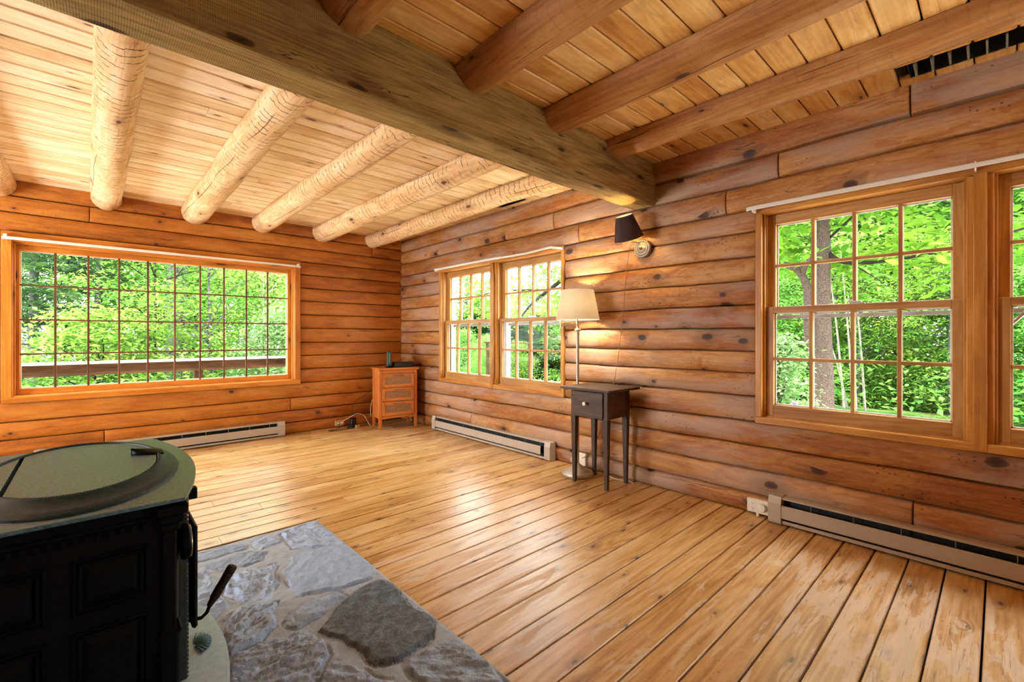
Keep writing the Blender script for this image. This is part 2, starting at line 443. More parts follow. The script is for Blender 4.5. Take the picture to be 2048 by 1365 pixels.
class MB:
    """collects verts and faces with a wood coordinate (wc) and a random value (rv) per vertex"""

    def __init__(s):
        s.v, s.f, s.wc, s.rv = [], [], [], []
        s.wear = None

    def add(s, verts, faces, wc=None, rv=None):
        o = len(s.v)
        s.v += [tuple(p) for p in verts]
        s.f += [tuple(i + o for i in q) for q in faces]
        s.wc += [tuple(w) for w in (wc if wc is not None else verts)]
        s.rv += [rv if rv is not None else rng.random()] * len(verts)

    def box(s, x0, x1, y0, y1, z0, z1, c=0.002, ax=None):
        """chamfered box, grain along ax"""
        d = (x1 - x0, y1 - y0, z1 - z0)
        c = min(c, min(d) * 0.4)
        if ax is None:
            ax = d.index(max(d))
        lo, hi = (x0, y0, z0), (x1, y1, z1)
        vs_, idx = [], {}
        for sx in (0, 1):
            for sy in (0, 1):
                for sz in (0, 1):
                    sg = (sx, sy, sz)
                    for k in range(3):
                        p = []
                        for i in range(3):
                            q = hi[i] if sg[i] else lo[i]
                            if i != k:
                                q += -c if sg[i] else c
                            p.append(q)
                        idx[(sg, k)] = len(vs_)
                        vs_.append(p)
        fs = []
        for k in range(3):
            a, b = [i for i in range(3) if i != k]
            for sgn in (0, 1):
                q = []
                for (u, w) in ((0, 0), (1, 0), (1, 1), (0, 1)):
                    sg = [0, 0, 0]
                    sg[k], sg[a], sg[b] = sgn, u, w
                    q.append(idx[(tuple(sg), k)])
                flip = (sgn == 0) ^ (k == 1)
                fs.append(q[::-1] if flip else q)
            for (u, w) in ((0, 0), (0, 1), (1, 0), (1, 1)):
                s0, s1 = [0, 0, 0], [0, 0, 0]
                s0[a], s0[b] = u, w
                s1[a], s1[b] = u, w
                s1[k] = 1
                q = [idx[(tuple(s0), a)], idx[(tuple(s1), a)], idx[(tuple(s1), b)], idx[(tuple(s0), b)]]
                fs.append(q)
        for sx in (0, 1):
            for sy in (0, 1):
                for sz in (0, 1):
                    fs.append([idx[((sx, sy, sz), k)] for k in range(3)])
        off = [rng.uniform(-40, 40) for _ in range(3)]
        rest = [i for i in range(3) if i != ax]
        wc = [(p[ax] + off[0], p[rest[0]] + p[rest[1]] * 0.7 + off[1], p[rest[1]] + off[2]) for p in vs_]
        s.add(vs_, fs, wc)

    def prism(s, poly, z0, z1, T=None):
        """extrude an xy polygon from z0 to z1, T optional transform"""
        n = len(poly)
        vs_ = [Vector((x, y, z0)) for x, y in poly] + [Vector((x, y, z1)) for x, y in poly]
        if T is not None:
            vs_ = [T @ p for p in vs_]
        fs = [list(range(n))[::-1], list(range(n, 2 * n))]
        fs += [[i, (i + 1) % n, n + (i + 1) % n, n + i] for i in range(n)]
        off = rng.uniform(-40, 40)
        s.add(vs_, fs, [(p[0] + off, p[1] + p[2], p[2]) for p in vs_])

    def lathe(s, prof, center=(0, 0, 0), n=32, T=None, sx=1.0, sy=1.0, closed=False):
        """profile [(r,z)] turned about z"""
        vs_, wc = [], []
        L = 0
        for j, (r, z) in enumerate(prof):
            if j:
                L += math.hypot(r - prof[j - 1][0], z - prof[j - 1][1])
            for i in range(n):
                a = 2 * PI * i / n
                vs_.append(Vector((r * math.cos(a) * sx, r * math.sin(a) * sy, z)))
                wc.append((i / n, L, z))
        fs = []
        for j in range(len(prof) - 1):
            for i in range(n):
                k = (i + 1) % n
                fs.append([j * n + i, j * n + k, (j + 1) * n + k, (j + 1) * n + i])
        if not closed:
            if prof[0][0] > 1e-5:
                fs.append([i for i in range(n)][::-1])
            if prof[-1][0] > 1e-5:
                fs.append([(len(prof) - 1) * n + i for i in range(n)])
        c = Vector(center)
        vs_ = [(T @ p if T is not None else p) + c for p in vs_]
        s.add(vs_, fs, wc)

    def tube(s, pts, r, n=8, cap=True, wc_off=None, wob=0.0, up=None):
        pts = [Vector(p) for p in pts]
        rs = r if isinstance(r, (list, tuple)) else [r] * len(pts)
        vs_, wc, fs = [], [], []
        off = rng.uniform(-40, 40) if wc_off is None else wc_off
        L = 0
        ref = None
        for i, p in enumerate(pts):
            d = (pts[min(i + 1, len(pts) - 1)] - pts[max(i - 1, 0)]).normalized()
            if ref is None:
                ref = Vector((0, 0, 1)) if abs(d.z) < 0.9 else Vector((1, 0, 0))
            u = d.cross(ref).normalized()
            w = u.cross(d).normalized()
            ref = w
            if i:
                L += (p - pts[i - 1]).length
            for k in range(n):
                a = 2 * PI * k / n
                rr = rs[i] * (1 + (rng.uniform(-wob, wob) if wob else 0))
                q = p + (u * math.cos(a) + w * math.sin(a)) * rr
                vs_.append(q)
                wc.append((L + off, rs[i] * math.sin(a) + off, rs[i] * math.cos(a)))
        for i in range(len(pts) - 1):
            for k in range(n):
                m = (k + 1) % n
                fs.append([i * n + k, i * n + m, (i + 1) * n + m, (i + 1) * n + k])
        if cap:
            fs.append(list(range(n))[::-1])
            fs.append([(len(pts) - 1) * n + k for k in range(n)])
        s.add(vs_, fs, wc)

    def build(s, name, mat, parent=None, smooth=False, angle=None, mats=None, mi=None, local=False):
        me = bpy.data.meshes.new(name)
        me.from_pydata(s.v, [], s.f)
        if s.wc:
            a = me.attributes.new('wc', 'FLOAT_VECTOR', 'POINT')
            a.data.foreach_set('vector', np.array(s.wc, dtype=np.float32).ravel())
            a = me.attributes.new('rv', 'FLOAT', 'POINT')
            a.data.foreach_set('value', np.array(s.rv, dtype=np.float32))
        if s.wear is not None:
            a = me.attributes.new('wear', 'FLOAT', 'POINT')
            a.data.foreach_set('value', np.array(s.wear, dtype=np.float32))
        me.materials.append(mat)
        for m_ in (mats or []):
            me.materials.append(m_)
        if mi is not None:
            me.polygons.foreach_set('material_index', mi)
        bpm_fix(me)
        if smooth:
            me.polygons.foreach_set('use_smooth', [True] * len(me.polygons))
            if angle is not None:
                me.set_sharp_from_angle(angle=math.radians(angle))
        me.update()
        o = bpy.data.objects.new(name, me)
        COL.objects.link(o)
        if parent is not None:
            o.parent = parent
            if not local:
                o.matrix_parent_inverse = world_of(parent).inverted()
        return o


def world_of(o):
    m = Matrix.LocRotScale(o.location, o.rotation_euler, o.scale)
    if o.parent is not None:
        return world_of(o.parent) @ o.matrix_parent_inverse @ m
    return m


def bpm_fix(me):
    import bmesh
    bm = bmesh.new()
    bm.from_mesh(me)
    bmesh.ops.recalc_face_normals(bm, faces=bm.faces)
    bm.to_mesh(me)
    bm.free()


def tag(o, label=None, cat=None, group=None, kind=None):
    if label:
        o['label'] = label
    if cat:
        o['category'] = cat
    if group:
        o['group'] = group
    if kind:
        o['kind'] = kind
    return o


def thing(name, loc, label, cat, group=None, rz=0.0, kind=None):
    o = bpy.data.objects.new(name, None)
    o.empty_display_size = 0.1
    o.location = loc
    o.rotation_euler = (0, 0, rz)
    COL.objects.link(o)
    return tag(o, label, cat, group, kind)


def copy_tree(o, parent=None):
    c = o.copy()
    COL.objects.link(c)
    if parent is not None:
        c.parent = parent
        c.matrix_parent_inverse = o.matrix_parent_inverse.copy()
    for ch in list(o.children):
        copy_tree(ch, c)
    return c


def smooth_noise(seed):
    r = random.Random(seed)
    ph = [(r.uniform(0, 6.3), r.uniform(0.7, 1.3) * f, a) for f, a in ((1.1, 0.5), (2.9, 0.3), (7.0, 0.2))]
    return lambda x: sum(a * math.sin(x * f + p) for p, f, a in ph)


# ------------------------------------------------------------------ room shell
XR, YB = 3.155, 5.655          # seam planes of the right and back log walls
X0, Y0 = -3.3, -2.8            # unseen left and rear walls
ZC = 2.46


def log_wall(name, axis, plane, s0, s1, seams, opening, butts, bulge, wob, mat, thick=0.17):
    """stacked D-logs. axis 'x': logs run along x, face -y; axis 'y': logs run along y, face -x"""
    mb = MB()
    seam_f = [smooth_noise(hash((name, k)) % 9973 if False else (k * 37 + (11 if axis == 'x' else 53))) for k in range(len(seams))]
    NP = 12
    for k in range(len(seams) - 1):
        za, zb = seams[k], seams[k + 1]
        zm = (za + zb) / 2
        cuts = [(s0, s1)]
        for (a, b, lo, hi) in opening:
            if lo - 0.01 < zm < hi + 0.01:
                nc = []
                for (p, q) in cuts:
                    if b <= p or a >= q:
                        nc.append((p, q))
                    else:
                        if a > p:
                            nc.append((p, a))
                        if b < q:
                            nc.append((b, q))
                cuts = nc
        for (kk, at) in butts:
            if kk == k:
                nc = []
                for (p, q) in cuts:
                    if p < at < q:
                        nc += [(p, at - 0.002), (at + 0.002, q)]
                    else:
                        nc.append((p, q))
                cuts = nc
        for (p, q) in cuts:
            n = max(2, int((q - p) / 0.055))
            off = rng.uniform(-60, 60)
            rv = rng.random()
            fb = smooth_noise(rng.randrange(10 ** 6))
            lb = bulge * rng.uniform(0.85, 1.12)
            ev = 0.012
            ss = [p + ev * e for e in (0, 0.3, 1)] + [p + ev + (q - p - 2 * ev) * i / n for i in range(1, n)] + [q - ev * e for e in (1, 0.3, 0)]
            vs_, wc, fs = [], [], []
            for s_ in ss:
                ed = min(s_ - p, q - s_)
                ef = 1.0 if ed > ev else (0.55 + 0.45 * math.sqrt(max(0, 1 - (1 - ed / ev) ** 2)))
                a = za + (wob * seam_f[k](s_ * 2.3) if k else 0)
                b = zb + (wob * seam_f[k + 1](s_ * 2.3) if k < len(seams) - 2 else 0)
                arc = 0
                for j in range(NP + 1):
                    u = j / NP
                    uu = 0.5 - 0.5 * math.cos(PI * u)
                    uu = 0.55 * uu + 0.45 * u
                    w = (1 - abs(2 * uu - 1) ** 2.8) ** 0.62
                    o = -0.016 if j in (0, NP) else lb * w * (1 + 0.25 * wob / 0.006 * 0.35 * fb(s_ * 4.1 + uu * 3)) * ef
                    z = a + (b - a) * uu
                    vs_.append((s_, plane - o, z) if axis == 'x' else (plane - o, s_, z))
                    wc.append((s_ + off, z + off * 0.37, o * 0.4 + off * 0.11))
                sb = s_ - 0.005 if s_ == ss[0] else (s_ + 0.005 if s_ == ss[-1] else s_)
                for z in (b, a):
                    vs_.append((sb, plane + thick, z) if axis == 'x' else (plane + thick, sb, z))
                    wc.append((s_ + off, z, off))
            m = NP + 3
            for i in range(len(ss) - 1):
                for j in range(m):
                    j2 = (j + 1) % m
                    fs.append([i * m + j, i * m + j2, (i + 1) * m + j2, (i + 1) * m + j])
            fs.append(list(range(m)))
            fs.append([(len(ss) - 1) * m + j for j in range(m)])
            mb.add(vs_, fs, wc, rv)
    o = mb.build(name, mat, smooth=True, angle=40)
    return tag(o, kind='structure')


BW = (-0.565, 1.795, 0.59, 2.03)        # picture window opening in the back wall
seams_b = [0, .131, .272, .42, .59, .755, .915, 1.07, 1.24, 1.40, 1.565, 1.72, 1.88, 2.03, 2.19, 2.33, 2.56]
butts_b = [(1, 0.075), (2, 1.69), (14, -0.026), (14, 2.7), (3, -1.2), (15, .67)]
log_wall('wall_back', 'x', YB, X0 - 0.2, XR + 0.1, seams_b, [BW], butts_b, 0.021, 0.003, M['log_back'])

WF = (2.68, 4.69, .59, 1.97)
WN = (-0.94, 1.07, .59, 1.97)
seams_r = [0, .125, .28, .437, .59, .755, .905, 1.045, 1.20, 1.352, 1.515, 1.67, 1.83, 1.97, 2.14, 2.30, 2.56]
butts_r = [(1, 4.067), (1, .309), (14, 2.817), (13, 2.522), (15, .319), (14, .94), (13, 1.259), (15, 1.8), (3, -1.3)]
log_wall('wall_right', 'y', XR, Y0 - 0.2, YB + 0.1, seams_r, [WF, WN], butts_r, 0.028, 0.006, M['log_right'])

# unseen walls behind and left of the camera
for nm, bb in (('wall_left', (X0 - 0.15, X0, Y0, YB + 0.1)), ('wall_rear', (X0, XR + 0.1, Y0 - 0.15, Y0))):
    mb = MB()
    mb.box(*bb, 0, 2.6, 0.004, ax=1 if nm == 'wall_left' else 0)
    tag(mb.build(nm, M['log_back']), kind='structure')


def boards(mb, s0, s1, v0, v1, step, z0, z1, gap, cham, holes=(), minlen=2.2, maxlen=4.5, jog=None, start=None, jitter=0.0):
    """tongue and groove boards along x, laid in y from v0 to v1; holes (x0,x1,y0,y1)"""
    y = v0 if start is None else start
    while y < v1:
        ya, yb = y + gap / 2, y + step - gap / 2
        y += step
        yb = min(yb, v1)
        cuts = [(s0, s1)]
        for (a, b, c, d) in holes:
            if yb > c + 0.003 and ya < d - 0.003:
                nc = []
                for (p, q) in cuts:
                    if b <= p or a >= q:
                        nc.append((p, q))
                    else:
                        if a > p:
                            nc.append((p, a))
                        if b < q:
                            nc.append((b, q))
                cuts = nc
        for (p, q) in cuts:
            x = p
            while x < q - 1e-4:
                e = x + rng.uniform(minlen, maxlen)
                if q - e < 1.0:
                    e = q
                off = [rng.uniform(-40, 40) for _ in range(2)]
                rv = rng.random()
                n = max(1, int((e - x) / 0.12)) if mb.wear is not None else 1
                dz = rng.uniform(-jitter, jitter)
                ga, gb = ya + rng.uniform(0, jitter), yb - rng.uniform(0, jitter)
                vs_, wc, fs = [], [], []
                for i in range(n + 1):
                    s_ = x + 0.0008 + (e - x - 0.0016) * i / n
                    up = z1 > z0
                    prof = [(ga, z0), (ga, z1 - (cham if up else -cham) + dz), (ga + cham, z1 + dz), ((ga + gb) / 2, z1 + dz), (gb - cham, z1 + dz), (gb, z1 - (cham if up else -cham) + dz), (gb, z0)]
                    for (a, b) in prof:
                        vs_.append((s_, a, b))
                        wc.append((s_ + off[0], a + off[1], b))
                m = len(prof)
                for i in range(n):
                    for j in range(m):
                        j2 = (j + 1) % m
                        fs.append([i * m + j, i * m + j2, (i + 1) * m + j2, (i + 1) * m + j])
                fs.append(list(range(m)))
                fs.append([n * m + j for j in range(m)])
                mb.add(vs_, fs, wc, rv)
                if mb.wear is not None:
                    mb.wear += [wear_at(v[0], v[1]) for v in vs_]
                x = e


def sstep(a, b, x):
    t = max(0.0, min(1.0, (x - a) / (b - a)))
    return t * t * (3 - 2 * t)


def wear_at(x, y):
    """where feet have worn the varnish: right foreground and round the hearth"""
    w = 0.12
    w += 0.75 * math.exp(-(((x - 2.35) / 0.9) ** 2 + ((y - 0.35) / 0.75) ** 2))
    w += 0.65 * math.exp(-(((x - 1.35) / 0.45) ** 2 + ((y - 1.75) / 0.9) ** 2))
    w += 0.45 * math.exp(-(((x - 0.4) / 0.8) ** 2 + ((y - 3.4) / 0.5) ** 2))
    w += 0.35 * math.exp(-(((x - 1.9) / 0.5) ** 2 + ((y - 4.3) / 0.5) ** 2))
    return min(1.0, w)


HX, HY0, HY1 = 1.02, 0.45, 2.885      # hearth pad
mb = MB()
mb.wear = []
boards(mb, X0, XR + 0.02, Y0, YB + 0.02, 0.1365, -0.03, 0.0, 0.0068, 0.003, [(-1.4, HX, HY0, HY1)], 3.4, 6.2, start=0.455 - 0.1365 * 24, jitter=0.0008)
fl = mb.build('floor', M['floor'])
tag(fl, kind='structure')
mb = MB()
mb.box(X0 - 0.2, XR + 0.2, Y0 - 0.2, YB + 0.2, -0.12, -0.032)
tag(mb.build('floor_base', M['subfloor']), kind='structure')

VN = (2.885, 3.05, -0.42, 0.31)
VF = (2.985, 3.065, 3.12, 3.46)
yst = 0.357 - 0.1365 * 24
ymid = yst + 0.1365 * 35
mb = MB()
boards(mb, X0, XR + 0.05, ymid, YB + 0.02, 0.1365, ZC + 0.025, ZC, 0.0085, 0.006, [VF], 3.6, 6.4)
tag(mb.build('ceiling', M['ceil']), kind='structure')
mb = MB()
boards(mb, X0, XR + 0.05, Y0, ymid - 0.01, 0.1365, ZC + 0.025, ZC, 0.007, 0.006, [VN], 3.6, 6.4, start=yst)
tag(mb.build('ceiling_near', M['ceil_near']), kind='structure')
mb = MB()
mb.box(X0 - 0.25, XR + 0.25, Y0 - 0.25, YB + 0.25, ZC + 0.16, ZC + 0.34)
tag(mb.build('roof_slab', M['subfloor']), kind='structure')
mb = MB()
mb.box(X0 - 0.2, VN[0] - 0.01, Y0 - 0.2, YB + 0.2, ZC + 0.026, ZC + 0.06)
mb.box(VN[0] - 0.01, XR + 0.2, VF[3] + 0.01, YB + 0.2, ZC + 0.026, ZC + 0.06)
mb.box(VN[0] - 0.01, XR + 0.2, VN[3] + 0.01, VF[2] - 0.01, ZC + 0.026, ZC + 0.06)
mb.box(VN[0] - 0.01, XR + 0.2, Y0 - 0.2, VN[2] - 0.01, ZC + 0.026, ZC + 0.06)
tag(mb.build('ceiling_backing', M['subfloor']), kind='structure')

# square timber beam across the room
mb = MB()
n = 30
prof = [(1.775, 2.145), (1.975, 2.145), (1.975, 2.47), (1.775, 2.47)]
c = 0.006
pr = [(1.775 + c, 2.145), (1.975 - c, 2.145), (1.975, 2.145 + c), (1.975, 2.453), (1.785, 2.453), (1.775, 2.145 + c)]
fw = smooth_noise(5)
vs_, wc, fs = [], [], []
for i in range(n + 1):
    x = X0 + 0.005 + (XR - 0.012 - X0) * i / n
    tw = 0.014 * (x / 3.13 - 0.5)
    for j, (a, b) in enumerate(pr):
        vs_.append((x, a + tw + 0.003 * fw(x * 1.5 + j), b + 0.003 * fw(x + 9 + j)))
        wc.append((x + 11.3, (a - b if j < 2 else a + b) + 3.1, b))
m = len(pr)
for i in range(n):
    for j in range(m):
        fs.append([i * m + j, i * m + (j + 1) % m, (i + 1) * m + (j + 1) % m, (i + 1) * m + j])
fs += [list(range(m)), [n * m + j for j in range(m)]]
mb.add(vs_, fs, wc, 0.5)
tag(mb.build('ceiling_beam', M['beam']), 'square rough-sawn timber beam crossing the ceiling and ending at the right log wall', 'beam')


def joist(x, y0, y1, zc, r0, r1, mat, label, group, seed):
    mb = MB()
    f1, f2, f3 = smooth_noise(seed), smooth_noise(seed + 1), smooth_noise(seed + 2)
    n = int((y1 - y0) / 0.07)
    k = 28
    vs_, wc, fs = [], [], []
    off = seed * 3.77
    for i in range(n + 1):
        u = i / n
        y = y0 + (y1 - y0) * u
        r = r0 + (r1 - r0) * u
        cx = x + 0.010 * f1(y * 1.2)
        cz = zc + 0.006 * f2(y * 1.3)
        for j in range(k):
            a = 2 * PI * j / k
            rr = r * (1 + 0.03 * f3(y * 2 + a * 1.3) + 0.012 * f1(y * 6 + a * 2.1))
            vs_.append((cx + rr * math.cos(a), y, min(cz + rr * math.sin(a), ZC - 0.001 - 0.002 * abs(math.cos(a)))))
            wc.append((y + off, a * r + off, 0.1 * math.sin(a)))
    for i in range(n):
        for j in range(k):
            fs.append([i * k + j, i * k + (j + 1) % k, (i + 1) * k + (j + 1) % k, (i + 1) * k + j])
    fs += [list(range(k)), [n * k + j for j in range(k)]]
    mb.add(vs_, fs, wc, 0.5)
    o = mb.build('log_joist', mat, smooth=True, angle=50)
    return tag(o, label, 'joist', group)


names = ['first', 'second', 'third', 'fourth', 'fifth']
FJ = [(2.705, .113), (2.055, .125), (1.39, .112), (.763, .122), (.092, .110), (-.585, .115)]
for i, (x, r) in enumerate(FJ):
    lab = (names[i] + ' pale cracked log joist from the right wall, beyond the square beam') if i < 5 else \
        ('pale log joist beyond the beam, cut off by the left edge of the photo')
    joist(x, 1.962, YB - 0.008, 2.425, r * 0.80, r, M['joist_far'], lab, 'log joists beyond the beam', 100 + i * 7)
NJ = [(2.63, .112), (2.02, .118), (1.385, .112), (.755, .112), (.10, .112)]
for i, (x, r) in enumerate(NJ):
    lab = (['first', 'second', 'third', 'fourth'][i] + ' orange log joist from the right wall, on the near side of the beam') if i < 4 else \
        'orange log joist overhead on the near side of the beam, above the hearth'
    joist(x, Y0 + 0.02, 1.795, 2.475, r, r, M['joist_near'], lab, 'log joists on the near side of the beam', 300 + i * 7)

# ------------------------------------------------------------------ windows


class WB(MB):
    """boxes in wall coordinates: s along the wall, d outward from the casing face, z"""

    def __init__(s, side):
        super().__init__()
        s.side = side

    def wb(s, s0, s1, d0, d1, z0, z1, c=0.002):
        if s.side == 'right':
            s.box(3.118 + d0, 3.118 + d1, s0, s1, z0, z1, c)
        else:
            s.box(s0, s1, 5.625 + d0, 5.625 + d1, z0, z1, c)


def sash(root, name, side, a, b, z0, z1, d0, d1, stile, top, bot, cols, rows, mat, mun=0.019):
    w = WB(side)
    w.wb(a, a + stile, d0, d1, z0, z1)
    w.wb(b - stile, b, d0, d1, z0, z1)
    w.wb(a + stile, b - stile, d0, d1, z0, z0 + bot)
    w.wb(a + stile, b - stile, d0, d1, z1 - top, z1)
    o = w.build(name, mat, root)
    g0, g1, h0, h1 = a + stile, b - stile, z0 + bot, z1 - top
    m = WB(side)
    for i in range(1, cols):
        q = g0 + (g1 - g0) * i / cols
        m.wb(q - mun / 2, q + mun / 2, d0 + 0.004, d1 - 0.003, h0, h1)
    for i in range(1, rows):
        q = h0 + (h1 - h0) * i / rows
        m.wb(g0, g1, d0 + 0.006, d1 - 0.005, q - mun / 2, q + mun / 2)
    m.build('muntin_grid', mat, o)
    e = WB(side)      # painted putty bead on the weather side of every light
    e.wb(g0 - 0.002, g0 + 0.008, d1 - 0.006, d1 + 0.001, h0, h1, 0.001)
    e.wb(g1 - 0.008, g1 + 0.002, d1 - 0.006, d1 + 0.001, h0, h1, 0.001)
    e.wb(g0, g1, d1 - 0.006, d1 + 0.001, h0 - 0.002, h0 + 0.008, 0.001)
    e.wb(g0, g1, d1 - 0.006, d1 + 0.001, h1 - 0.008, h1 + 0.002, 0.001)
    for i in range(1, cols):
        q = g0 + (g1 - g0) * i / cols
        e.wb(q - mun / 2 - 0.002, q + mun / 2 + 0.002, d1 - 0.005, d1 + 0.001, h0, h1, 0.001)
    e.build('putty_bead', M['putty'], o)
    g = WB(side)
    dm = (d0 + d1) / 2
    g.wb(g0, g1, dm - 0.0015, dm + 0.0015, h0, h1, 0.0005)
    g.build('glass', M['glass'], o)
    return o


def window_pair(name, yc, label):
    root = thing(name, (3.118, yc, 0.59), label, 'window', kind='structure')
    a, b = yc - 1.005, yc + 1.005
    w = WB('right')
    w.wb(a + 0.001, b - 0.001, 0, 0.17, 1.928, 1.968)          # head
    w.build('head_casing', M['trim'], root)
    w = WB('right')
    w.wb(a + 0.001, b - 0.001, -0.004, 0.045, 0.592, 0.632)          # apron and stool
    w.wb(a + 0.03, b - 0.03, 0.045, 0.17, 0.592, 0.622)
    w.wb(a + 0.03, b - 0.03, 0.045, 0.056, 0.6, 0.640)
    w.build('window_sill', M['trim'], root)
    w = WB('right')
    for q0, q1 in ((a + 0.001, a + 0.036), (b - 0.036, b - 0.001)):
        w.wb(q0, q1, 0, 0.17, 0.632, 1.928)
    for q in (a + 0.036, b - 0.036 - 0.011, yc - 0.058, yc + 0.047):
        w.wb(q, q + 0.011, 0.036, 0.050, 0.632, 1.928, 0.001)
    w.build('jamb', M['trim'], root)
    w = WB('right')
    w.wb(yc - 0.023, yc + 0.023, -0.008, 0.02, 0.60, 1.93)
    w.wb(yc - 0.047, yc + 0.047, 0.02, 0.17, 0.622, 1.928)
    w.build('mullion_post', M['trim'], root)
    w = WB('right')
    for q in (a + 0.036, b - 0.036 - 0.006, yc - 0.053, yc + 0.047):
        w.wb(q, q + 0.006, 0.093, 0.104, 1.32, 1.925, 0.001)
    w.build('jamb_liner', M['white'], root)
    w = WB('right')
    for q0, q1 in ((a + 0.036, a + 0.056), (b - 0.056, b - 0.036), (yc - 0.067, yc - 0.047), (yc + 0.047, yc + 0.067)):
        w.wb(q0, q1, 0.142, 0.215, 0.62, 1.93)
    w.wb(a - 0.03, b + 0.03, 0.19, 0.23, 0.55, 0.60)
    for q0, q1 in ((a - 0.04, a + 0.036), (b - 0.036, b + 0.04)):
        w.wb(q0, q1, 0.175, 0.23, 0.6, 1.93)
    w.wb(a - 0.04, b + 0.04, 0.175, 0.23, 1.93, 2.0)
    w.build('exterior_trim', M['exterior'], root)
    for (p, q) in ((a + 0.037, yc - 0.048), (yc + 0.048, b - 0.037)):
        sash(root, 'upper_sash', 'right', p, q, 1.297, 1.927, 0.100, 0.136, 0.052, 0.062, 0.034, 4, 2, M['sash'])
        sash(root, 'lower_sash', 'right', p, q, 0.636, 1.333, 0.058, 0.094, 0.052, 0.038, 0.074, 4, 2, M['sash'])
        k = WB('right')
        m = (p + q) / 2 - 0.02
        k.wb(m - 0.035, m + 0.035, 0.062, 0.088, 1.333, 1.339, 0.001)
        k.wb(m - 0.02, m + 0.03, 0.068, 0.082, 1.339, 1.350, 0.003)
        k.wb(m + 0.02, m + 0.045, 0.064, 0.074, 1.342, 1.356, 0.003)
        k.build('sash_lock', M['chrome'], root)
        k = WB('right')
        k.wb(p, q, 0.185, 0.20, 1.262, 1.285, 0.001)
        k.build('storm_rail', M['exterior'], root)
    return root


window_pair('window_2', 3.685, 'far pair of pine double-hung windows in the right log wall, beside the lit floor lamp')
w3 = window_pair('window_3', 0.065, 'near pair of pine double-hung windows at the right edge, above the longer run of heater')

b = MB()
b.tube([(3.292, -0.005, 1.168), (3.292, -0.10, 1.285)], 0.008, 8)
b.build('sash_prop', M['pewter'], w3, smooth=True, angle=40)
root = thing('window_1', (0.615, 5.625, 0.59), 'wide forty-light picture window with dark grille in the back log wall', 'window', kind='structure')
a, b = BW[0] + 0.002, BW[1] - 0.002
w = WB('back')
w.wb(a, b, -0.014, 0.004, 1.958, 2.026)
w.wb(a, a + 0.060, -0.012, 0.004, 0.632, 1.958)
w.wb(b - 0.060, b, -0.012, 0.004, 0.632, 1.958)
w.wb(a, b, -0.014, 0.004, 0.584, 0.632)
w.build('window_casing', M['trim_back'], root)
w = WB('back')
w.wb(a + 0.040, a + 0.066, 0.004, 0.16, 0.60, 2.0)
w.wb(b - 0.066, b - 0.040, 0.004, 0.16, 0.60, 2.0)
w.wb(a + 0.066, b - 0.066, 0.004, 0.16, 1.944, 1.975)
w.wb(a + 0.066, b - 0.066, 0.004, 0.16, 0.605, 0.640)
for (p, q) in ((a + 0.066, a + 0.078), (b - 0.078, b - 0.066)):
    w.wb(p, q, 0.035, 0.055, 0.64, 1.944)
w.wb(a + 0.066, b - 0.066, 0.035, 0.055, 1.932, 1.944)
w.build('window_frame', M['trim_back'], root)
g0, g1, h0, h1 = -0.462, 1.676, 0.694, 1.884
w = WB('back')
w.wb(a + 0.067, g0, 0.070, 0.11, 0.641, 1.943)
w.wb(g1, b - 0.067, 0.070, 0.11, 0.641, 1.943)
w.wb(g0, g1, 0.070, 0.11, 0.641, h0)
w.wb(g0, g1, 0.070, 0.11, h1, 1.943)
sh = w.build('sash', M['trim_back'], root)
w = WB('back')
for i in range(1, 10):
    q = g0 + (g1 - g0) * i / 10
    w.wb(q - 0.008, q + 0.008, 0.068, 0.082, h0, h1)
for i in range(1, 4):
    q = h0 + (h1 - h0) * i / 4
    w.wb(g0, g1, 0.070, 0.080, q - 0.007, q + 0.007)
w.build('grille', M['grille'], sh)
w = WB('back')
w.wb(g0, g1, 0.090, 0.094, h0, h1, 0.001)
w.build('glass', M['glass'], sh)
w = WB('back')
w.wb(g0 - 0.002, g0 + 0.007, 0.100, 0.112, h0, h1, 0.001)
w.wb(g1 - 0.007, g1 + 0.002, 0.100, 0.112, h0, h1, 0.001)
w.wb(g0, g1, 0.100, 0.112, h0 - 0.002, h0 + 0.007, 0.001)
w.wb(g0, g1, 0.100, 0.112, h1 - 0.007, h1 + 0.002, 0.001)
w.build('putty_bead', M['putty'], sh)
w = WB('back')
w.wb(a - 0.05, a + 0.04, 0.19, 0.225, 0.56, 2.06)
w.wb(b - 0.04, b + 0.05, 0.19, 0.225, 0.56, 2.06)
w.wb(a + 0.04, b - 0.04, 0.19, 0.225, 1.98, 2.06)
w.wb(a + 0.04, b - 0.04, 0.16, 0.225, 0.56, 0.61)
w.build('exterior_trim', M['exterior'], root)


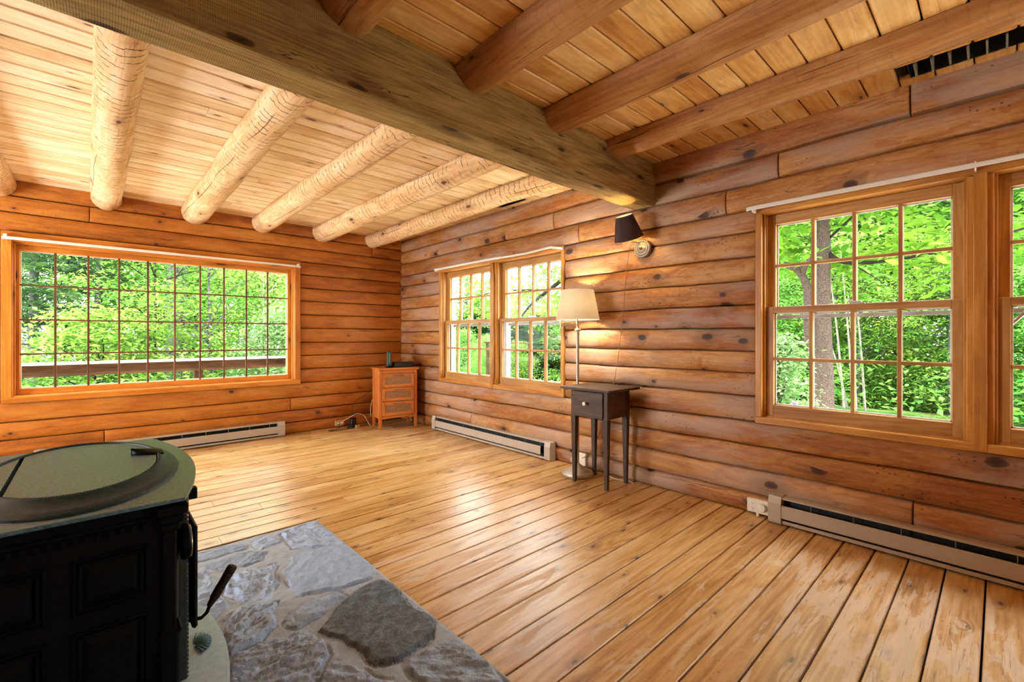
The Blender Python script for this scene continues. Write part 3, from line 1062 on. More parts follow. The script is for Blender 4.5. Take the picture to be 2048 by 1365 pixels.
# ------------------------------------------------------------------ flat white curtain rods over the windows
def curtain_rod(path, label, split, zh=0.026, th=0.008):
    """path: list of (x,y,z) along the rod, returns bent to the wall included"""
    o = thing('curtain_rod', path[len(path) // 2], label, 'curtain rod', 'flat white curtain rods over the windows')
    for part, pts, h in (('outer_rod', path[:split + 1], zh), ('inner_rod', path[split:], zh * 0.86)):
        mb = MB()
        vs_, fs = [], []
        for i, p in enumerate(pts):
            p = Vector(p)
            d = (Vector(pts[min(i + 1, len(pts) - 1)]) - Vector(pts[max(i - 1, 0)]))
            d.z = 0
            d.normalize()
            nr = Vector((-d.y, d.x, 0))
            pr = [(-th / 2, -h * 0.36), (-th * 0.2, -h / 2), (th / 2, -h / 2 + 0.002), (th / 2, h / 2 - 0.002), (-th * 0.2, h / 2), (-th / 2, h * 0.36)]
            for (u, v) in pr:
                vs_.append(p + nr * u + Vector((0, 0, v)))
        m = 6
        for i in range(len(pts) - 1):
            for j in range(m):
                fs.append([i * m + j, i * m + (j + 1) % m, (i + 1) * m + (j + 1) % m, (i + 1) * m + j])
        fs += [list(range(m)), [(len(pts) - 1) * m + j for j in range(m)]]
        mb.add(vs_, fs)
        mb.build(part, M['white'], o)
    return o


def rod_bracket(o, loc, size):
    mb = MB()
    mb.box(*[v for i in range(3) for v in (loc[i] - size[i], loc[i] + size[i])], 0.001)
    mb.build('bracket', M['white'], o)


xs = 3.062
near = [(3.114, 1.105, 1.958), (3.09, 1.108, 1.958), (3.07, 1.102, 1.958), (xs, 1.085, 1.958)] + [(xs, 1.085 - (i + 1) * 0.2, 1.958 + 0.002 * i * 0) for i in range(10)] + \
       [(xs, -0.96, 1.955), (3.07, -0.985, 1.955), (3.114, -0.99, 1.955)]
o = curtain_rod(near, 'flat white rod over the near double-hung pair, running out of the right edge', 8)
rod_bracket(o, (3.088, 1.065, 1.945), (0.028, 0.005, 0.012))
rod_bracket(o, (3.088, 0.08, 1.958), (0.029, 0.003, 0.018))
far = [(3.114, 4.715, 1.955), (3.085, 4.718, 1.955), (3.068, 4.712, 1.955), (xs, 4.695, 1.955)] + [(xs, 4.5 - i * 0.2, 1.954) for i in range(5)] + \
      [(xs, 3.5, 1.951), (xs, 3.3, 1.946), (xs, 3.1, 1.944), (xs, 2.95, 1.950), (xs, 2.80, 1.958), (3.07, 2.775, 1.956), (3.09, 2.73, 1.948), (3.114, 2.69, 1.94)]
o = curtain_rod(far, 'white rod sagging at its bent end over the far double-hung pair', 9, 0.024)
rod_bracket(o, (3.088, 4.68, 1.942), (0.028, 0.004, 0.010))
ys = 5.575
bk = [(-0.545, 5.613, 1.962), (-0.552, 5.59, 1.962), (-0.545, 5.578, 1.962), (-0.53, ys, 1.962)] + [(-0.4 + 0.2 * i, ys, 1.962) for i in range(11)] + [(1.76, ys, 1.960), (1.785, 5.580, 1.960), (1.79, 5.613, 1.960)]
o = curtain_rod(bk, 'long white rod over the wide picture window in the back wall', 9, 0.026)
rod_bracket(o, (-0.535, 5.592, 1.978), (0.010, 0.02, 0.016))
rod_bracket(o, (1.760, 5.592, 1.976), (0.010, 0.02, 0.016))


# ------------------------------------------------------------------ baseboard heaters (local: length +x, room side -y)
def heater(loc, rz, L, label, gap_right=0.0, caps=(1, 1)):
    o = thing('baseboard_heater', loc, label, 'heater', 'beige baseboard heaters', rz)
    b = MB()
    b.box(0, L, -0.006, 0, 0.012, 0.168, 0.001)
    b.box(0, L, -0.052, -0.006, 0.160, 0.168, 0.002)
    b.box(0, L, -0.062, -0.050, 0.155, 0.166, 0.002)
    b.box(0, L, -0.060, -0.004, 0.010, 0.018, 0.002)
    b.box(0, L, -0.066, -0.058, 0.010, 0.030, 0.002)
    b.build('back_plate', M['heater'], o, local=True)
    b = MB()
    b.box(0.065, L - 0.065 - gap_right, -0.074, -0.068, 0.044, 0.118, 0.002)
    b.box(0.065, L - 0.065 - gap_right, -0.072, -0.058, 0.116, 0.121, 0.002)
    b.build('front_panel', M['heater'], o, local=True)
    b = MB()
    for q in np.arange(0.07, L - 0.07, 0.011):
        b.box(q, q + 0.0018, -0.050, -0.010, 0.045, 0.105, 0.0002)
    b.tube([(0.04, -0.03, 0.075), (L - 0.04, -0.03, 0.075)], 0.011, 10)
    b.box(0.03, L - 0.03, -0.012, -0.0065, 0.02, 0.158, 0.0005)  # dark sheets over the beige inside, standing in for slot shade
    b.box(0.03, L - 0.03, -0.052, -0.007, 0.1555, 0.1585, 0.0005)
    b.build('fins_and_slot_shade', M['heater_dark'], o, local=True)
    for q in np.arange(0.22, L - 0.1, 0.20):
        b = MB()
        b.box(q, q + 0.004, -0.068, -0.055, 0.112, 0.158, 0.0005)
        b.build('bracket', M['fin'], o, local=True)
    for k in (0, 1):
        if caps[k]:
            e = MB()
            q = -0.002 if k == 0 else L - 0.068
            poly = [(0, 0.004), (-0.066, 0.004), (-0.078, 0.016), (-0.078, 0.130), (-0.066, 0.172), (0, 0.172)]
            T = Matrix(((0, 0, 1, q), (1, 0, 0, 0), (0, 1, 0, 0), (0, 0, 0, 1)))
            e.prism(poly, 0, 0.07, T)
            ec = e.build('end_cap', M['heater'], o, local=True)
            s_ = MB()
            s_.lathe([(0.0, -0.0785), (0.004, -0.0785), (0.004, -0.077)], (q + 0.030, 0, 0.022), 10, Matrix(((1, 0, 0, 0), (0, 0, 1, 0), (0, 1, 0, 0), (0, 0, 0, 1))))
            s_.build('screw', M['pewter'], ec, local=True)
    return o


heater((3.122, 0.968, 0), -PI / 2, 2.3, 'near beige baseboard heater under the near window pair, running out of the right edge')
heater((3.122, 4.735, 0), -PI / 2, 1.95, 'beige baseboard heater under the far window pair, front cover slipped short of its end', 0.055)
heater((-0.37, 5.628, 0), 0, 1.975, 'beige baseboard heater under the picture window, half hidden by the stove')

# ------------------------------------------------------------------ ceiling vents
for (v, nm, lab, fins, ins) in ((VN, 'ceiling_vent', 'large dusty ceiling vent with hanging fins beside the near joist', 12, 0.0),
                                (VF, 'ceiling_vent', 'small dark ceiling vent beyond the square beam', 9, 0.0)):
    o = thing(nm, ((v[0] + v[1]) / 2, (v[2] + v[3]) / 2, ZC), lab, 'vent')
    b = MB()
    x0, x1, y0, y1 = v
    b.box(x0, x1, y0, y1, ZC + 0.10, ZC + 0.105, 0.001)
    for q in (x0, x1 - 0.004):
        b.box(q, q + 0.004, y0, y1, ZC + 0.002, ZC + 0.10, 0.001)
    for q in (y0, y1 - 0.004):
        b.box(x0, x1, q, q + 0.004, ZC + 0.002, ZC + 0.10, 0.001)
    b.build('duct', M['vent_dark'], o)
    f = MB()
    for i in range(fins):
        q = y0 + (y1 - y0) * (i + 0.5) / fins
        if nm and fins == 12:
            j = rng.uniform(0.008, 0.022)
            f.prism([(x0 + 0.02, -0.012), (x1 - 0.035, -0.012 - j), (x1 - 0.03, -0.005 - j), (x1 - 0.02, 0.05), (x0 + 0.012, 0.05)], 0, 0.007,
                    Matrix(((1, 0, 0, 0), (0, 0, 1, q), (0, 1, 0, ZC + 0.012), (0, 0, 0, 1))))
        else:
            f.box(x0 + 0.004, x1 - 0.004, q - 0.002, q + 0.002, ZC + 0.002, ZC + 0.018, 0.0005)
    f.build('louvre_fins', M['vent_fin'] if fins == 12 else M['heater_dark'], o)


# ------------------------------------------------------------------ stone hearth
def poly_sd(P, poly):
    """signed distance (inside positive) from points P (n,2) to polygon"""
    poly = np.array(poly)
    n = len(poly)
    d = np.full(len(P), 1e9)
    ins = np.zeros(len(P), bool)
    for i in range(n):
        a_, b_ = poly[i], poly[(i + 1) % n]
        e = b_ - a_
        t = np.clip(((P - a_) @ e) / (e @ e), 0, 1)
        d = np.minimum(d, np.linalg.norm(P - (a_ + t[:, None] * e), axis=1))
        c1 = (a_[1] > P[:, 1]) != (b_[1] > P[:, 1])
        xx = a_[0] + (P[:, 1] - a_[1]) / (e[1] if abs(e[1]) > 1e-9 else 1e-9) * e[0]
        ins ^= c1 & (P[:, 0] < xx)
    return np.where(ins, d, -d)


def vnoise(P, f, seed):
    r = np.random.RandomState(seed)
    T = r.rand(64, 64)
    q = P * f
    i = np.floor(q).astype(int)
    t = q - i
    t = t * t * (3 - 2 * t)
    g = lambda a, b: T[(i[:, 0] + a) % 64, (i[:, 1] + b) % 64]
    return (g(0, 0) * (1 - t[:, 0]) + g(1, 0) * t[:, 0]) * (1 - t[:, 1]) + (g(0, 1) * (1 - t[:, 0]) + g(1, 1) * t[:, 0]) * t[:, 1]


ST = [  # outline, height, tone, roughness of the face
    ([(0.656, 1.782), (0.752, 1.865), (0.893, 1.935), (0.959, 1.946), (0.999, 1.81), (0.985, 1.653), (0.988, 1.558), (0.934, 1.465), (0.864, 1.456), (0.798, 1.447), (0.722, 1.485), (0.698, 1.574), (0.690, 1.684)], .020, 0.05, 0.25),
    ([(0.68, 2.335), (0.763, 2.471), (0.838, 2.474), (1.004, 2.402), (1.012, 2.232), (0.991, 2.047), (0.938, 2.005), (0.836, 2.015), (0.667, 2.092), (0.659, 2.206)], .016, 0.40, 0.3),
    ([(0.802, 2.818), (0.908, 2.849), (1.0, 2.804), (1.003, 2.579), (0.995, 2.435), (0.885, 2.50), (0.781, 2.572)], .016, 0.46, 1.0),
    ([(0.65, 2.829), (0.729, 2.841), (0.764, 2.694), (0.639, 2.68)], .015, 0.42, 0.8),
    ([(0.30, 2.83), (0.521, 2.843), (0.609, 2.81), (0.582, 2.741), (0.439, 2.726), (0.3, 2.74)], .014, 0.30, 0.4),
    ([(0.40, 2.66), (0.534, 2.675), (0.639, 2.629), (0.613, 2.54), (0.471, 2.542)], .014, 0.28, 0.4),
    ([(0.571, 1.947), (0.642, 2.015), (0.82, 1.976), (0.812, 1.932), (0.707, 1.898), (0.598, 1.867)], .014, 0.38, 0.7),
    ([(0.804, 1.423), (0.884, 1.42), (0.974, 1.391), (0.992, 1.338), (0.999, 1.164), (0.99, 1.0), (0.8, 1.05), (0.764, 1.321)], .015, 0.34, 0.9),
    ([(0.382, 1.833), (0.514, 1.836), (0.616, 1.819), (0.61, 1.622), (0.53, 1.50), (0.382, 1.5), (0.3, 1.65)], .018, 0.42, 1.3),
    ([(0.371, 2.026), (0.447, 2.148), (0.57, 2.106), (0.537, 1.954), (0.455, 1.872), (0.37, 1.861)], .020, 0.46, 1.5),
    ([(0.30, 2.60), (0.412, 2.583), (0.408, 2.439), (0.368, 2.368), (0.30, 2.38)], .015, 0.42, 1.2),
    ([(0.455, 2.482), (0.644, 2.464), (0.639, 2.283), (0.564, 2.161), (0.46, 2.208), (0.424, 2.316)], .016, 0.50, 1.5),
    ([(0.553, 1.536), (0.623, 1.560), (0.687, 1.455), (0.72, 1.2), (0.6, 1.1), (0.52, 1.3)], .016, 0.38, 1.0),
    ([(0.30, 2.33), (0.39, 2.32), (0.40, 2.2), (0.33, 2.08), (0.25, 2.15)], .016, 0.50, 1.4),
]
r_ = random.Random(3)
for gx in range(-7, 2):      # further stones under and behind the stove
    for gy in range(0, 9):
        cx, cy = gx * 0.2 + r_.uniform(-.03, .03) + 0.05, 0.62 + gy * 0.26 + r_.uniform(-.04, .04)
        if cx > 0.16 and cy > 1.05 or cx < -1.3 or cy > 2.78:
            continue
        ST.append(([(cx + 0.085 * math.cos(t_) * r_.uniform(.8, 1.2), cy + 0.115 * math.sin(t_) * r_.uniform(.8, 1.15)) for t_ in np.arange(0, 6.2, 0.8)], .016, r_.uniform(.25, .6), r_.uniform(.3, 1.3)))
for gx, gy in ((.36, .9), (.6, .85), (.82, .8), (.38, 1.25), (.4, .65), (.7, .62), (.92, .6)):
    ST.append(([(gx + 0.095 * math.cos(t_) * r_.uniform(.8, 1.2), gy + 0.11 * math.sin(t_) * r_.uniform(.8, 1.15)) for t_ in np.arange(0, 6.2, 0.8)], .016, r_.uniform(.25, .6), r_.uniform(.3, 1.3)))

hx = np.arange(-1.39, HX + 1e-6, 0.005)
hy = np.arange(HY0 + 0.005, HY1 - 0.004, 0.005)
GX, GY = np.meshgrid(hx, hy)
P = np.stack([GX.ravel(), GY.ravel()], 1)
wobx = (vnoise(P, 9, 1) - .5) * 0.05 + (vnoise(P, 30, 2) - .5) * 0.016
woby = (vnoise(P, 9, 3) - .5) * 0.05 + (vnoise(P, 30, 4) - .5) * 0.016
PW = P + np.stack([wobx, woby], 1)
H = 0.007 + 0.008 * (vnoise(P, 6, 5) - .3) + 0.004 * vnoise(P, 40, 6)
crev = np.zeros(len(P))
mort = np.ones(len(P))
tone = np.full(len(P), 0.60)
rough_ = np.full(len(P), 0.2)
for i, (poly, hh, tn, rg) in enumerate(ST):
    pl = np.array(poly)
    lo, hi = pl.min(0) - 0.06, pl.max(0) + 0.06
    k = np.where((PW[:, 0] > lo[0]) & (PW[:, 0] < hi[0]) & (PW[:, 1] > lo[1]) & (PW[:, 1] < hi[1]))[0]
    sd = poly_sd(PW[k], poly)
    e = np.clip((sd + 0.010) / 0.016, 0, 1)
    e = e * e * (3 - 2 * e)
    an = 0.5 + i * 0.7
    Q = P[k] @ np.array([[math.cos(an), -math.sin(an)], [math.sin(an), math.cos(an)]])
    Q = Q * np.array([1.0, 2.6])
    lay = vnoise(Q, 11, 20 + i) * 0.6 + vnoise(Q, 27, 50 + i) * 0.3 + vnoise(Q, 70, 80 + i) * 0.15
    lay = np.floor(lay * 8) / 8 * 0.85 + lay * 0.15
    H[k] = np.maximum(H[k], e * (hh * 0.85 + 0.005 + rg * 0.032 * (lay - 0.45)))
    crev[k] = np.maximum(crev[k], np.clip(1 - np.abs(sd + 0.011) / 0.009, 0, 1) * np.clip((vnoise(P[k], 8, 140 + i) - 0.35) * 5, 0, 1))
    m_ = sd > -0.008
    mort[k[m_]] = 0
    tone[k[m_]] = tn
    rough_[k[m_]] = rg
H = np.clip(H - 0.011 * crev, -0.006, 0.05)
edge = np.minimum(np.minimum(HX - P[:, 0], HY1 - P[:, 1]), 0.02) / 0.02
H = H * np.clip(edge, 0, 1) ** 0.5 + 0.001
nx, ny = len(hx), len(hy)
mb = MB()
vs_ = [(p[0], p[1], h) for p, h in zip(P, H)]
fs = [[j * nx + i, j * nx + i + 1, (j + 1) * nx + i + 1, (j + 1) * nx + i] for j in range(ny - 1) for i in range(nx - 1)]
mb.add(vs_, fs, [(p[0], p[1], h) for p, h in zip(P, H)], 0.5)
mb.rv = list(tone)
mb.wear = list(mort)
o_n = len(mb.v)
t = NT('fieldstone')
P_ = t.vmul(t.attr('wc').outputs['Vector'], (1, 1, 0.3))
R = t.attr('rv').outputs['Fac']
n1 = t.noise(P_, 22, 5, 0.7, 0.4)
n2 = t.noise(P_, 160, 3, 0.7)
n3 = t.noise(t.vmul(P_, (6, 6, 6)), 1, 4, 0.65, 1.0)
f = t.math('ADD', t.math('MULTIPLY', R, 1.0), t.math('MULTIPLY', t.math('SUBTRACT', n1, 0.5), 0.6))
f = t.math('ADD', f, t.math('MULTIPLY', t.math('SUBTRACT', n2, 0.5), 0.35))
cr = t.n('ShaderNodeValToRGB')
t.set(cr.inputs[0], f)
e = cr.color_ramp.elements
e[0].position, e[0].color = 0.0, (*hexc('343e4a'), 1)
e[1].position, e[1].color = 0.85, (*hexc('b8cef0'), 1)
q = e.new(0.4)
q.color = (*hexc('94aacb'), 1)
c_ = t.mix(t.math('MULTIPLY', t.ramp(n3, 0.5, 0.75), 0.12), cr.outputs[0], hexc('9a989c'))
c_ = t.mix(t.math('MULTIPLY', t.attr('wear').outputs['Fac'], 0.8), c_, t.mix(n2, hexc('828c9a'), hexc('a4aebc')))
t.bsdf(c_, 0.55, 0, 0.5, t.bump(t.math('ADD', n1, t.math('MULTIPLY', n2, 0.35)), 0.75, 0.008))
M['stone'] = t.m
ho = mb.build('stone_hearth', M['stone'], smooth=True)
tag(ho, 'rough grey fieldstone hearth pad set flush in the wooden floor under the stove', 'hearth')

# ------------------------------------------------------------------ cast iron stove
st = thing('wood_stove', (-0.1, 1.845, 0.0), 'dark green cast iron wood stove on the stone hearth', 'stove')
SY = 1.845


def bow(y, x0, amp, half=0.42):
    return x0 - amp * ((y - SY) / half) ** 2


def bowed(mb, xb, x0, amp, y0, y1, z0, z1, n=24, c=0.006):
    poly = [(xb, y0), ] + [(bow(y, x0, amp), y) for y in np.linspace(y0, y1, n)] + [(xb, y1)]
    cx, cy = sum(p[0] for p in poly) / len(poly), SY
    rings = []
    for z, s_ in ((z0, 1 - c * 2), (z0 + c, 1), (z1 - c, 1), (z1, 1 - c * 2)):
        rings.append([(cx + (x - cx) * s_, cy + (y - cy) * (1 - (1 - s_) * 0.6), z) for x, y in poly])
    m = len(poly)
    vs_ = [p for r in rings for p in r]
    fs = [list(range(m))[::-1], [3 * m + i for i in range(m)]]
    for k in range(3):
        for i in range(m):
            fs.append([k * m + i, k * m + (i + 1) % m, (k + 1) * m + (i + 1) % m, (k + 1) * m + i])
    mb.add(vs_, fs)


b = MB()
bowed(b, -0.40, 0.205, 0.055, 1.435, 2.255, 0.12, 0.734)
bowed(b, -0.41, 0.222, 0.055, 1.425, 2.265, 0.085, 0.125)
b.build('body', M['iron'], st)
b = MB()
bowed(b, -0.425, 0.240, 0.062, 1.398, 2.292, 0.733, 0.742, 32, 0.003)
top = b.build('top_plate', M['iron_top'], st, smooth=True, angle=30)
EC = (-0.035, 1.848)
prof = [(1.30, 0.742), (1.29, 0.747), (1.25, 0.749), (1.235, 0.752), (1.20, 0.753), (1.10, 0.760), (1.065, 0.768), (1.05, 0.771), (1.03, 0.771), (1.02, 0.768), (1.02, 0.740)]
b = MB()
b.lathe([(r, z) for r, z in prof], (EC[0], EC[1], 0), 96, None, 0.182, 0.326, True)
b.build('griddle_rim', M['iron_rim'], top, smooth=True, angle=50)
b = MB()
for i in range(200):      # beaded edge inside the rim
    a_ = 2 * PI * i / 200
    p = (EC[0] + 0.182 * 1.045 * math.cos(a_), EC[1] + 0.326 * 1.04 * math.sin(a_), 0.7705)
    b.lathe([(0.0, -0.0018), (0.0022, -0.0008), (0.0022, 0.0008), (0.0, 0.0018)], p, 5)
b.build('beaded_edge', M['iron_rim'], top)
for nm, sgn in (('griddle', 1), ('griddle_inset', -1)):
    poly = []
    xc = -0.165
    for i in range(160):
        a_ = 2 * PI * i / 160
        x, y = EC[0] + 0.182 * math.cos(a_), EC[1] + 0.326 * math.sin(a_)
        if (x - xc) * sgn > 0.002:
            poly.append((x, y))
    if sgn < 0:
        poly.sort(key=lambda p: p[1])
    else:
        poly.sort(key=lambda p: math.atan2((p[1] - EC[1]) / .326, (p[0] - EC[0]) / .182))
    b = MB()
    b.prism(poly, 0.744, 0.7665)
    b.build(nm, M['iron_top'], top)
b = MB()      # hooded shell lift at the front of the griddle
vs_, fs = [], []
for j in range(7):
    for i in range(13):
        u, v = i / 12, j / 6
        a_ = PI * u
        fl_ = 1 + 0.10 * math.cos(a_ * 9)
        R_ = math.sin(v * PI * 0.5)
        vs_.append((0.088 + 0.080 * v, 1.893 - 0.046 * math.cos(a_) * R_ * (1.15 - 0.2 * v), 0.767 + 0.021 * math.sin(a_) * fl_ * (1 - v * 0.75)))
for j in range(6):
    for i in range(12):
        fs.append([j * 13 + i, j * 13 + i + 1, (j + 1) * 13 + i + 1, (j + 1) * 13 + i])
b.add(vs_, fs)
hd = b.build('griddle_lift', M['iron'], top, smooth=True)
md = hd.modifiers.new('thick', 'SOLIDIFY')
md.thickness = 0.003

# side wall: moulded panels, dentil row, corner pilaster
b = MB()
yf = 1.435
for x0, x1 in ((-0.375, -0.255), (-0.215, -0.078), (-0.036, 0.100)):
    for z0, z1 in ((0.505, 0.636), (0.14, 0.468)):
        for k, (e, d0, d1) in enumerate(((0.0, 0.008, 0.0), (0.010, 0.010, 0.0))):
            b.box(x0 + e, x1 - e, yf - d0 + 0.002, yf + 0.002, z0 + e, z0 + e + 0.006, 0.002)
            b.box(x0 + e, x1 - e, yf - d0 + 0.002, yf + 0.002, z1 - e - 0.006, z1 - e, 0.002)
            b.box(x0 + e, x0 + e + 0.006, yf - d0 + 0.002, yf + 0.002, z0 + e, z1 - e, 0.002)
            b.box(x1 - e - 0.006, x1 - e, yf - d0 + 0.002, yf + 0.002, z0 + e, z1 - e, 0.002)
        q = 0.034
        vs_ = [(x0 + .018, yf, z0 + .018), (x1 - .018, yf, z0 + .018), (x1 - .018, yf, z1 - .018), (x0 + .018, yf, z1 - .018),
               (x0 + q + .006, yf - 0.011, z0 + q + .006), (x1 - q + .004, yf - 0.011, z0 + q + .006), (x1 - q + .004, yf - 0.011, z1 - q - .004), (x0 + q + .006, yf - 0.011, z1 - q - .004)]
        b.add(vs_, [[4, 5, 6, 7], [0, 1, 5, 4], [1, 2, 6, 5], [2, 3, 7, 6], [3, 0, 4, 7], [3, 2, 1, 0]])
b.build('side_panels', M['iron'], st)
b = MB()
for i in range(24):
    q = -0.385 + i * 0.0205
    b.box(q, q + 0.010, yf - 0.010, yf + 0.004, 0.672, 0.690, 0.002)
b.box(-0.40, 0.12, yf - 0.006, yf + 0.004, 0.690, 0.700, 0.002)
b.build('dentil_moulding', M['iron'], st)
for yy in (1.0, -1.0):
    b = MB()
    y_ = SY - 0.410 * yy
    y0, y1 = sorted((y_ - 0.012 * yy, y_ + 0.045 * yy))
    b.box(0.122, 0.160, y0, y1, 0.10, 0.40, 0.004)
    b.box(0.126, 0.156, y0, y1, 0.40, 0.655, 0.004)
    b.box(0.120, 0.168, y0 - 0.003, y1 + 0.003, 0.392, 0.406, 0.004)
    b.box(0.122, 0.164, y0 - 0.002, y1 + 0.002, 0.655, 0.675, 0.004)
    b.box(0.118, 0.172, y0 - 0.004, y1 + 0.004, 0.675, 0.695, 0.004)
    b.box(0.112, 0.180, y0 - 0.006, y1 + 0.006, 0.695, 0.722, 0.004)
    b.build('corner_pilaster', M['iron'], st)
for k, (y0, y1) in enumerate(((1.53, 1.838), (1.852, 2.16))):       # two bowed doors
    b = MB()
    n = 14
    vs_, fs = [], []
    for i in range(n + 1):
        y = y0 + (y1 - y0) * i / n
        x = bow(y, 0.205, 0.055)
        zt = 0.69 - 0.03 * ((y - SY) / 0.32) ** 2
        for dx, z in ((0, 0.17), (0.014, 0.174), (0.016, 0.18), (0.016, zt - 0.008), (0.014, zt - 0.002), (0, zt)):
            vs_.append((x + dx, y, z))
    for i in range(n):
        for j in range(5):
            fs.append([i * 6 + j, (i + 1) * 6 + j, (i + 1) * 6 + j + 1, i * 6 + j + 1])
    fs += [list(range(6)), [n * 6 + j for j in range(6)]]
    b.add(vs_, fs)
    for i in range(40):
        y = y0 + (y1 - y0) * (0.03 if k == 0 else 0.97)
        b.box(bow(y, 0.205, 0.055) + 0.014, bow(y, 0.205, 0.055) + 0.019, y - 0.003, y + 0.003, 0.185 + i * 0.012, 0.191 + i * 0.012, 0.001)
    dr = b.build('door', M['iron_door'], st)
    ym = (y0 + y1) / 2
    b = MB()
    b.box(bow(ym, 0.205, 0.055) + 0.012, bow(ym, 0.205, 0.055) + 0.026, ym - 0.10, ym + 0.10, 0.30, 0.60, 0.006)
    b.build('door_panel', M['iron'], dr)
RX = Matrix.Rotation(PI / 2, 4, 'Y')
b = MB()
b.lathe([(0.0, 0.0), (0.044, 0.0), (0.046, 0.004), (0.046, 0.014), (0.041, 0.019), (0.028, 0.019), (0.026, 0.016), (0.0, 0.016)], (0.172, 1.487, 0.598), 28, RX)
kb = b.build('damper_knob', M['iron'], st, smooth=True, angle=35)
b = MB()
b.lathe([(0.027, 0.019), (0.029, 0.0205), (0.041, 0.0205), (0.0415, 0.0185), (0.027, 0.0185)], (0.172, 1.487, 0.598), 28, RX, closed=True)
b.build('knob_face', M['chrome'], kb, smooth=True, angle=35)
b = MB()
b.box(0.212, 0.243, 1.735, 1.765, 0.632, 0.668, 0.003)
b.build('top_latch', M['iron'], st)
b = MB()
b.tube([(0.205, 1.70, 0.272), (0.248, 1.70, 0.266), (0.262, 1.70, 0.276), (0.272, 1.70, 0.300)], 0.0055, 10)
hb = b.build('door_handle', M['iron'], st, smooth=True, angle=50)
b = MB()
d = Vector((0.062, 0, 0.100)).normalized()
T = Vector((0, 0, 1)).rotation_difference(d).to_matrix().to_4x4()
b.lathe([(0.0, -0.006), (0.008, -0.006), (0.009, 0.0), (0.0105, 0.012), (0.0135, 0.022), (0.0135, 0.078), (0.0150, 0.092), (0.0135, 0.094), (0.0150, 0.097), (0.0150, 0.112), (0.012, 0.118), (0.005, 0.118), (0.0045, 0.116), (0.0, 0.116)],
        (0.272, 1.70, 0.300), 20, T)
b.build('grip', M['blackwood'], hb, smooth=True, angle=40)
b = MB()
poly = [(0.14, 1.25)] + [(0.304 - 0.47 * (y - 1.69) ** 2, y) for y in np.linspace(1.25, 2.16, 36)] + [(0.14, 2.16)]
b.prism(poly, 0.170, 0.196)
pl2 = [(0.14, 1.255)] + [(0.299 - 0.47 * (y - 1.69) ** 2, y) for y in np.linspace(1.255, 2.155, 36)] + [(0.14, 2.155)]
b.prism(pl2, 0.196, 0.200)
lip = b.build('ash_lip', M['iron_lip'], st)
b = MB()
for i in range(11):      # scallop shell grate on the shelf
    a_ = math.radians(-68 + i * 13.6)
    c0 = Vector((0.222, 1.675, 0.202))
    e1 = c0 + Vector((0.048 * math.cos(a_), 0.058 * math.sin(a_), 0.003))
    b.tube([c0 + (e1 - c0) * 0.18, c0 + (e1 - c0) * 0.6 + Vector((0, 0, 0.004)), e1], [0.0012, 0.003, 0.004], 6)
b.build('shell_grate', M['iron_top'], lip, smooth=True)
for x in (-0.36, 0.12):
    for y in (1.48, 2.21):
        b = MB()
        b.lathe([(0.0, 0.012), (0.026, 0.012), (0.028, 0.022), (0.018, 0.05), (0.026, 0.09), (0.0, 0.09)], (x, y, 0), 14)
        b.build('leg', M['iron'], st, smooth=True, angle=40)

# ------------------------------------------------------------------ corner cabinet with woven drawers (local: front -y, origin front-left foot)
cb = thing('drawer_cabinet', (2.535, 5.105, 0), 'small honey wooden three-drawer cabinet with woven fronts standing in the corner', 'cabinet', None, math.radians(-12.3))
W_, D_, HC = 0.475, 0.33, 0.735
b = MB()
b.box(-0.022, W_ + 0.022, -0.022, D_ + 0.012, HC, HC + 0.018, 0.004, 0)
b.box(-0.012, W_ + 0.012, -0.012, D_ + 0.006, HC - 0.012, HC, 0.004, 0)
b.build('top', M['cabinet'], cb, local=True)
b = MB()
b.box(0.006, 0.020, 0.036, D_ - 0.036, 0.13, HC - 0.012, 0.002, 2)
b.box(W_ - 0.020, W_ - 0.006, 0.036, D_ - 0.036, 0.13, HC - 0.012, 0.002, 2)
b.box(0.03, W_ - 0.03, D_ - 0.014, D_ - 0.004, 0.13, HC - 0.012, 0.002, 0)
b.box(0.034, W_ - 0.034, 0.004, 0.024, 0.685, HC - 0.012, 0.002, 0)
for z in (0.508, 0.340):
    b.box(0.034, W_ - 0.034, 0.006, 0.03, z, z + 0.008, 0.001, 0)
vs_, fs = [], []
n = 12
for i in range(n + 1):
    x = 0.034 + (W_ - 0.068) * i / n
    zb = 0.128 + 0.012 * math.sin(PI * i / n)
    for y, z in ((0.004, zb), (0.024, zb), (0.024, 0.17), (0.004, 0.17)):
        vs_.append((x, y, z))
for i in range(n):
    for j in range(4):
        fs.append([i * 4 + j, (i + 1) * 4 + j, (i + 1) * 4 + (j + 1) % 4, i * 4 + (j + 1) % 4])
fs += [[0, 1, 2, 3], [n * 4 + j for j in range(4)]]
b.add(vs_, fs)
b.build('carcass', M['cabinet'], cb, local=True)
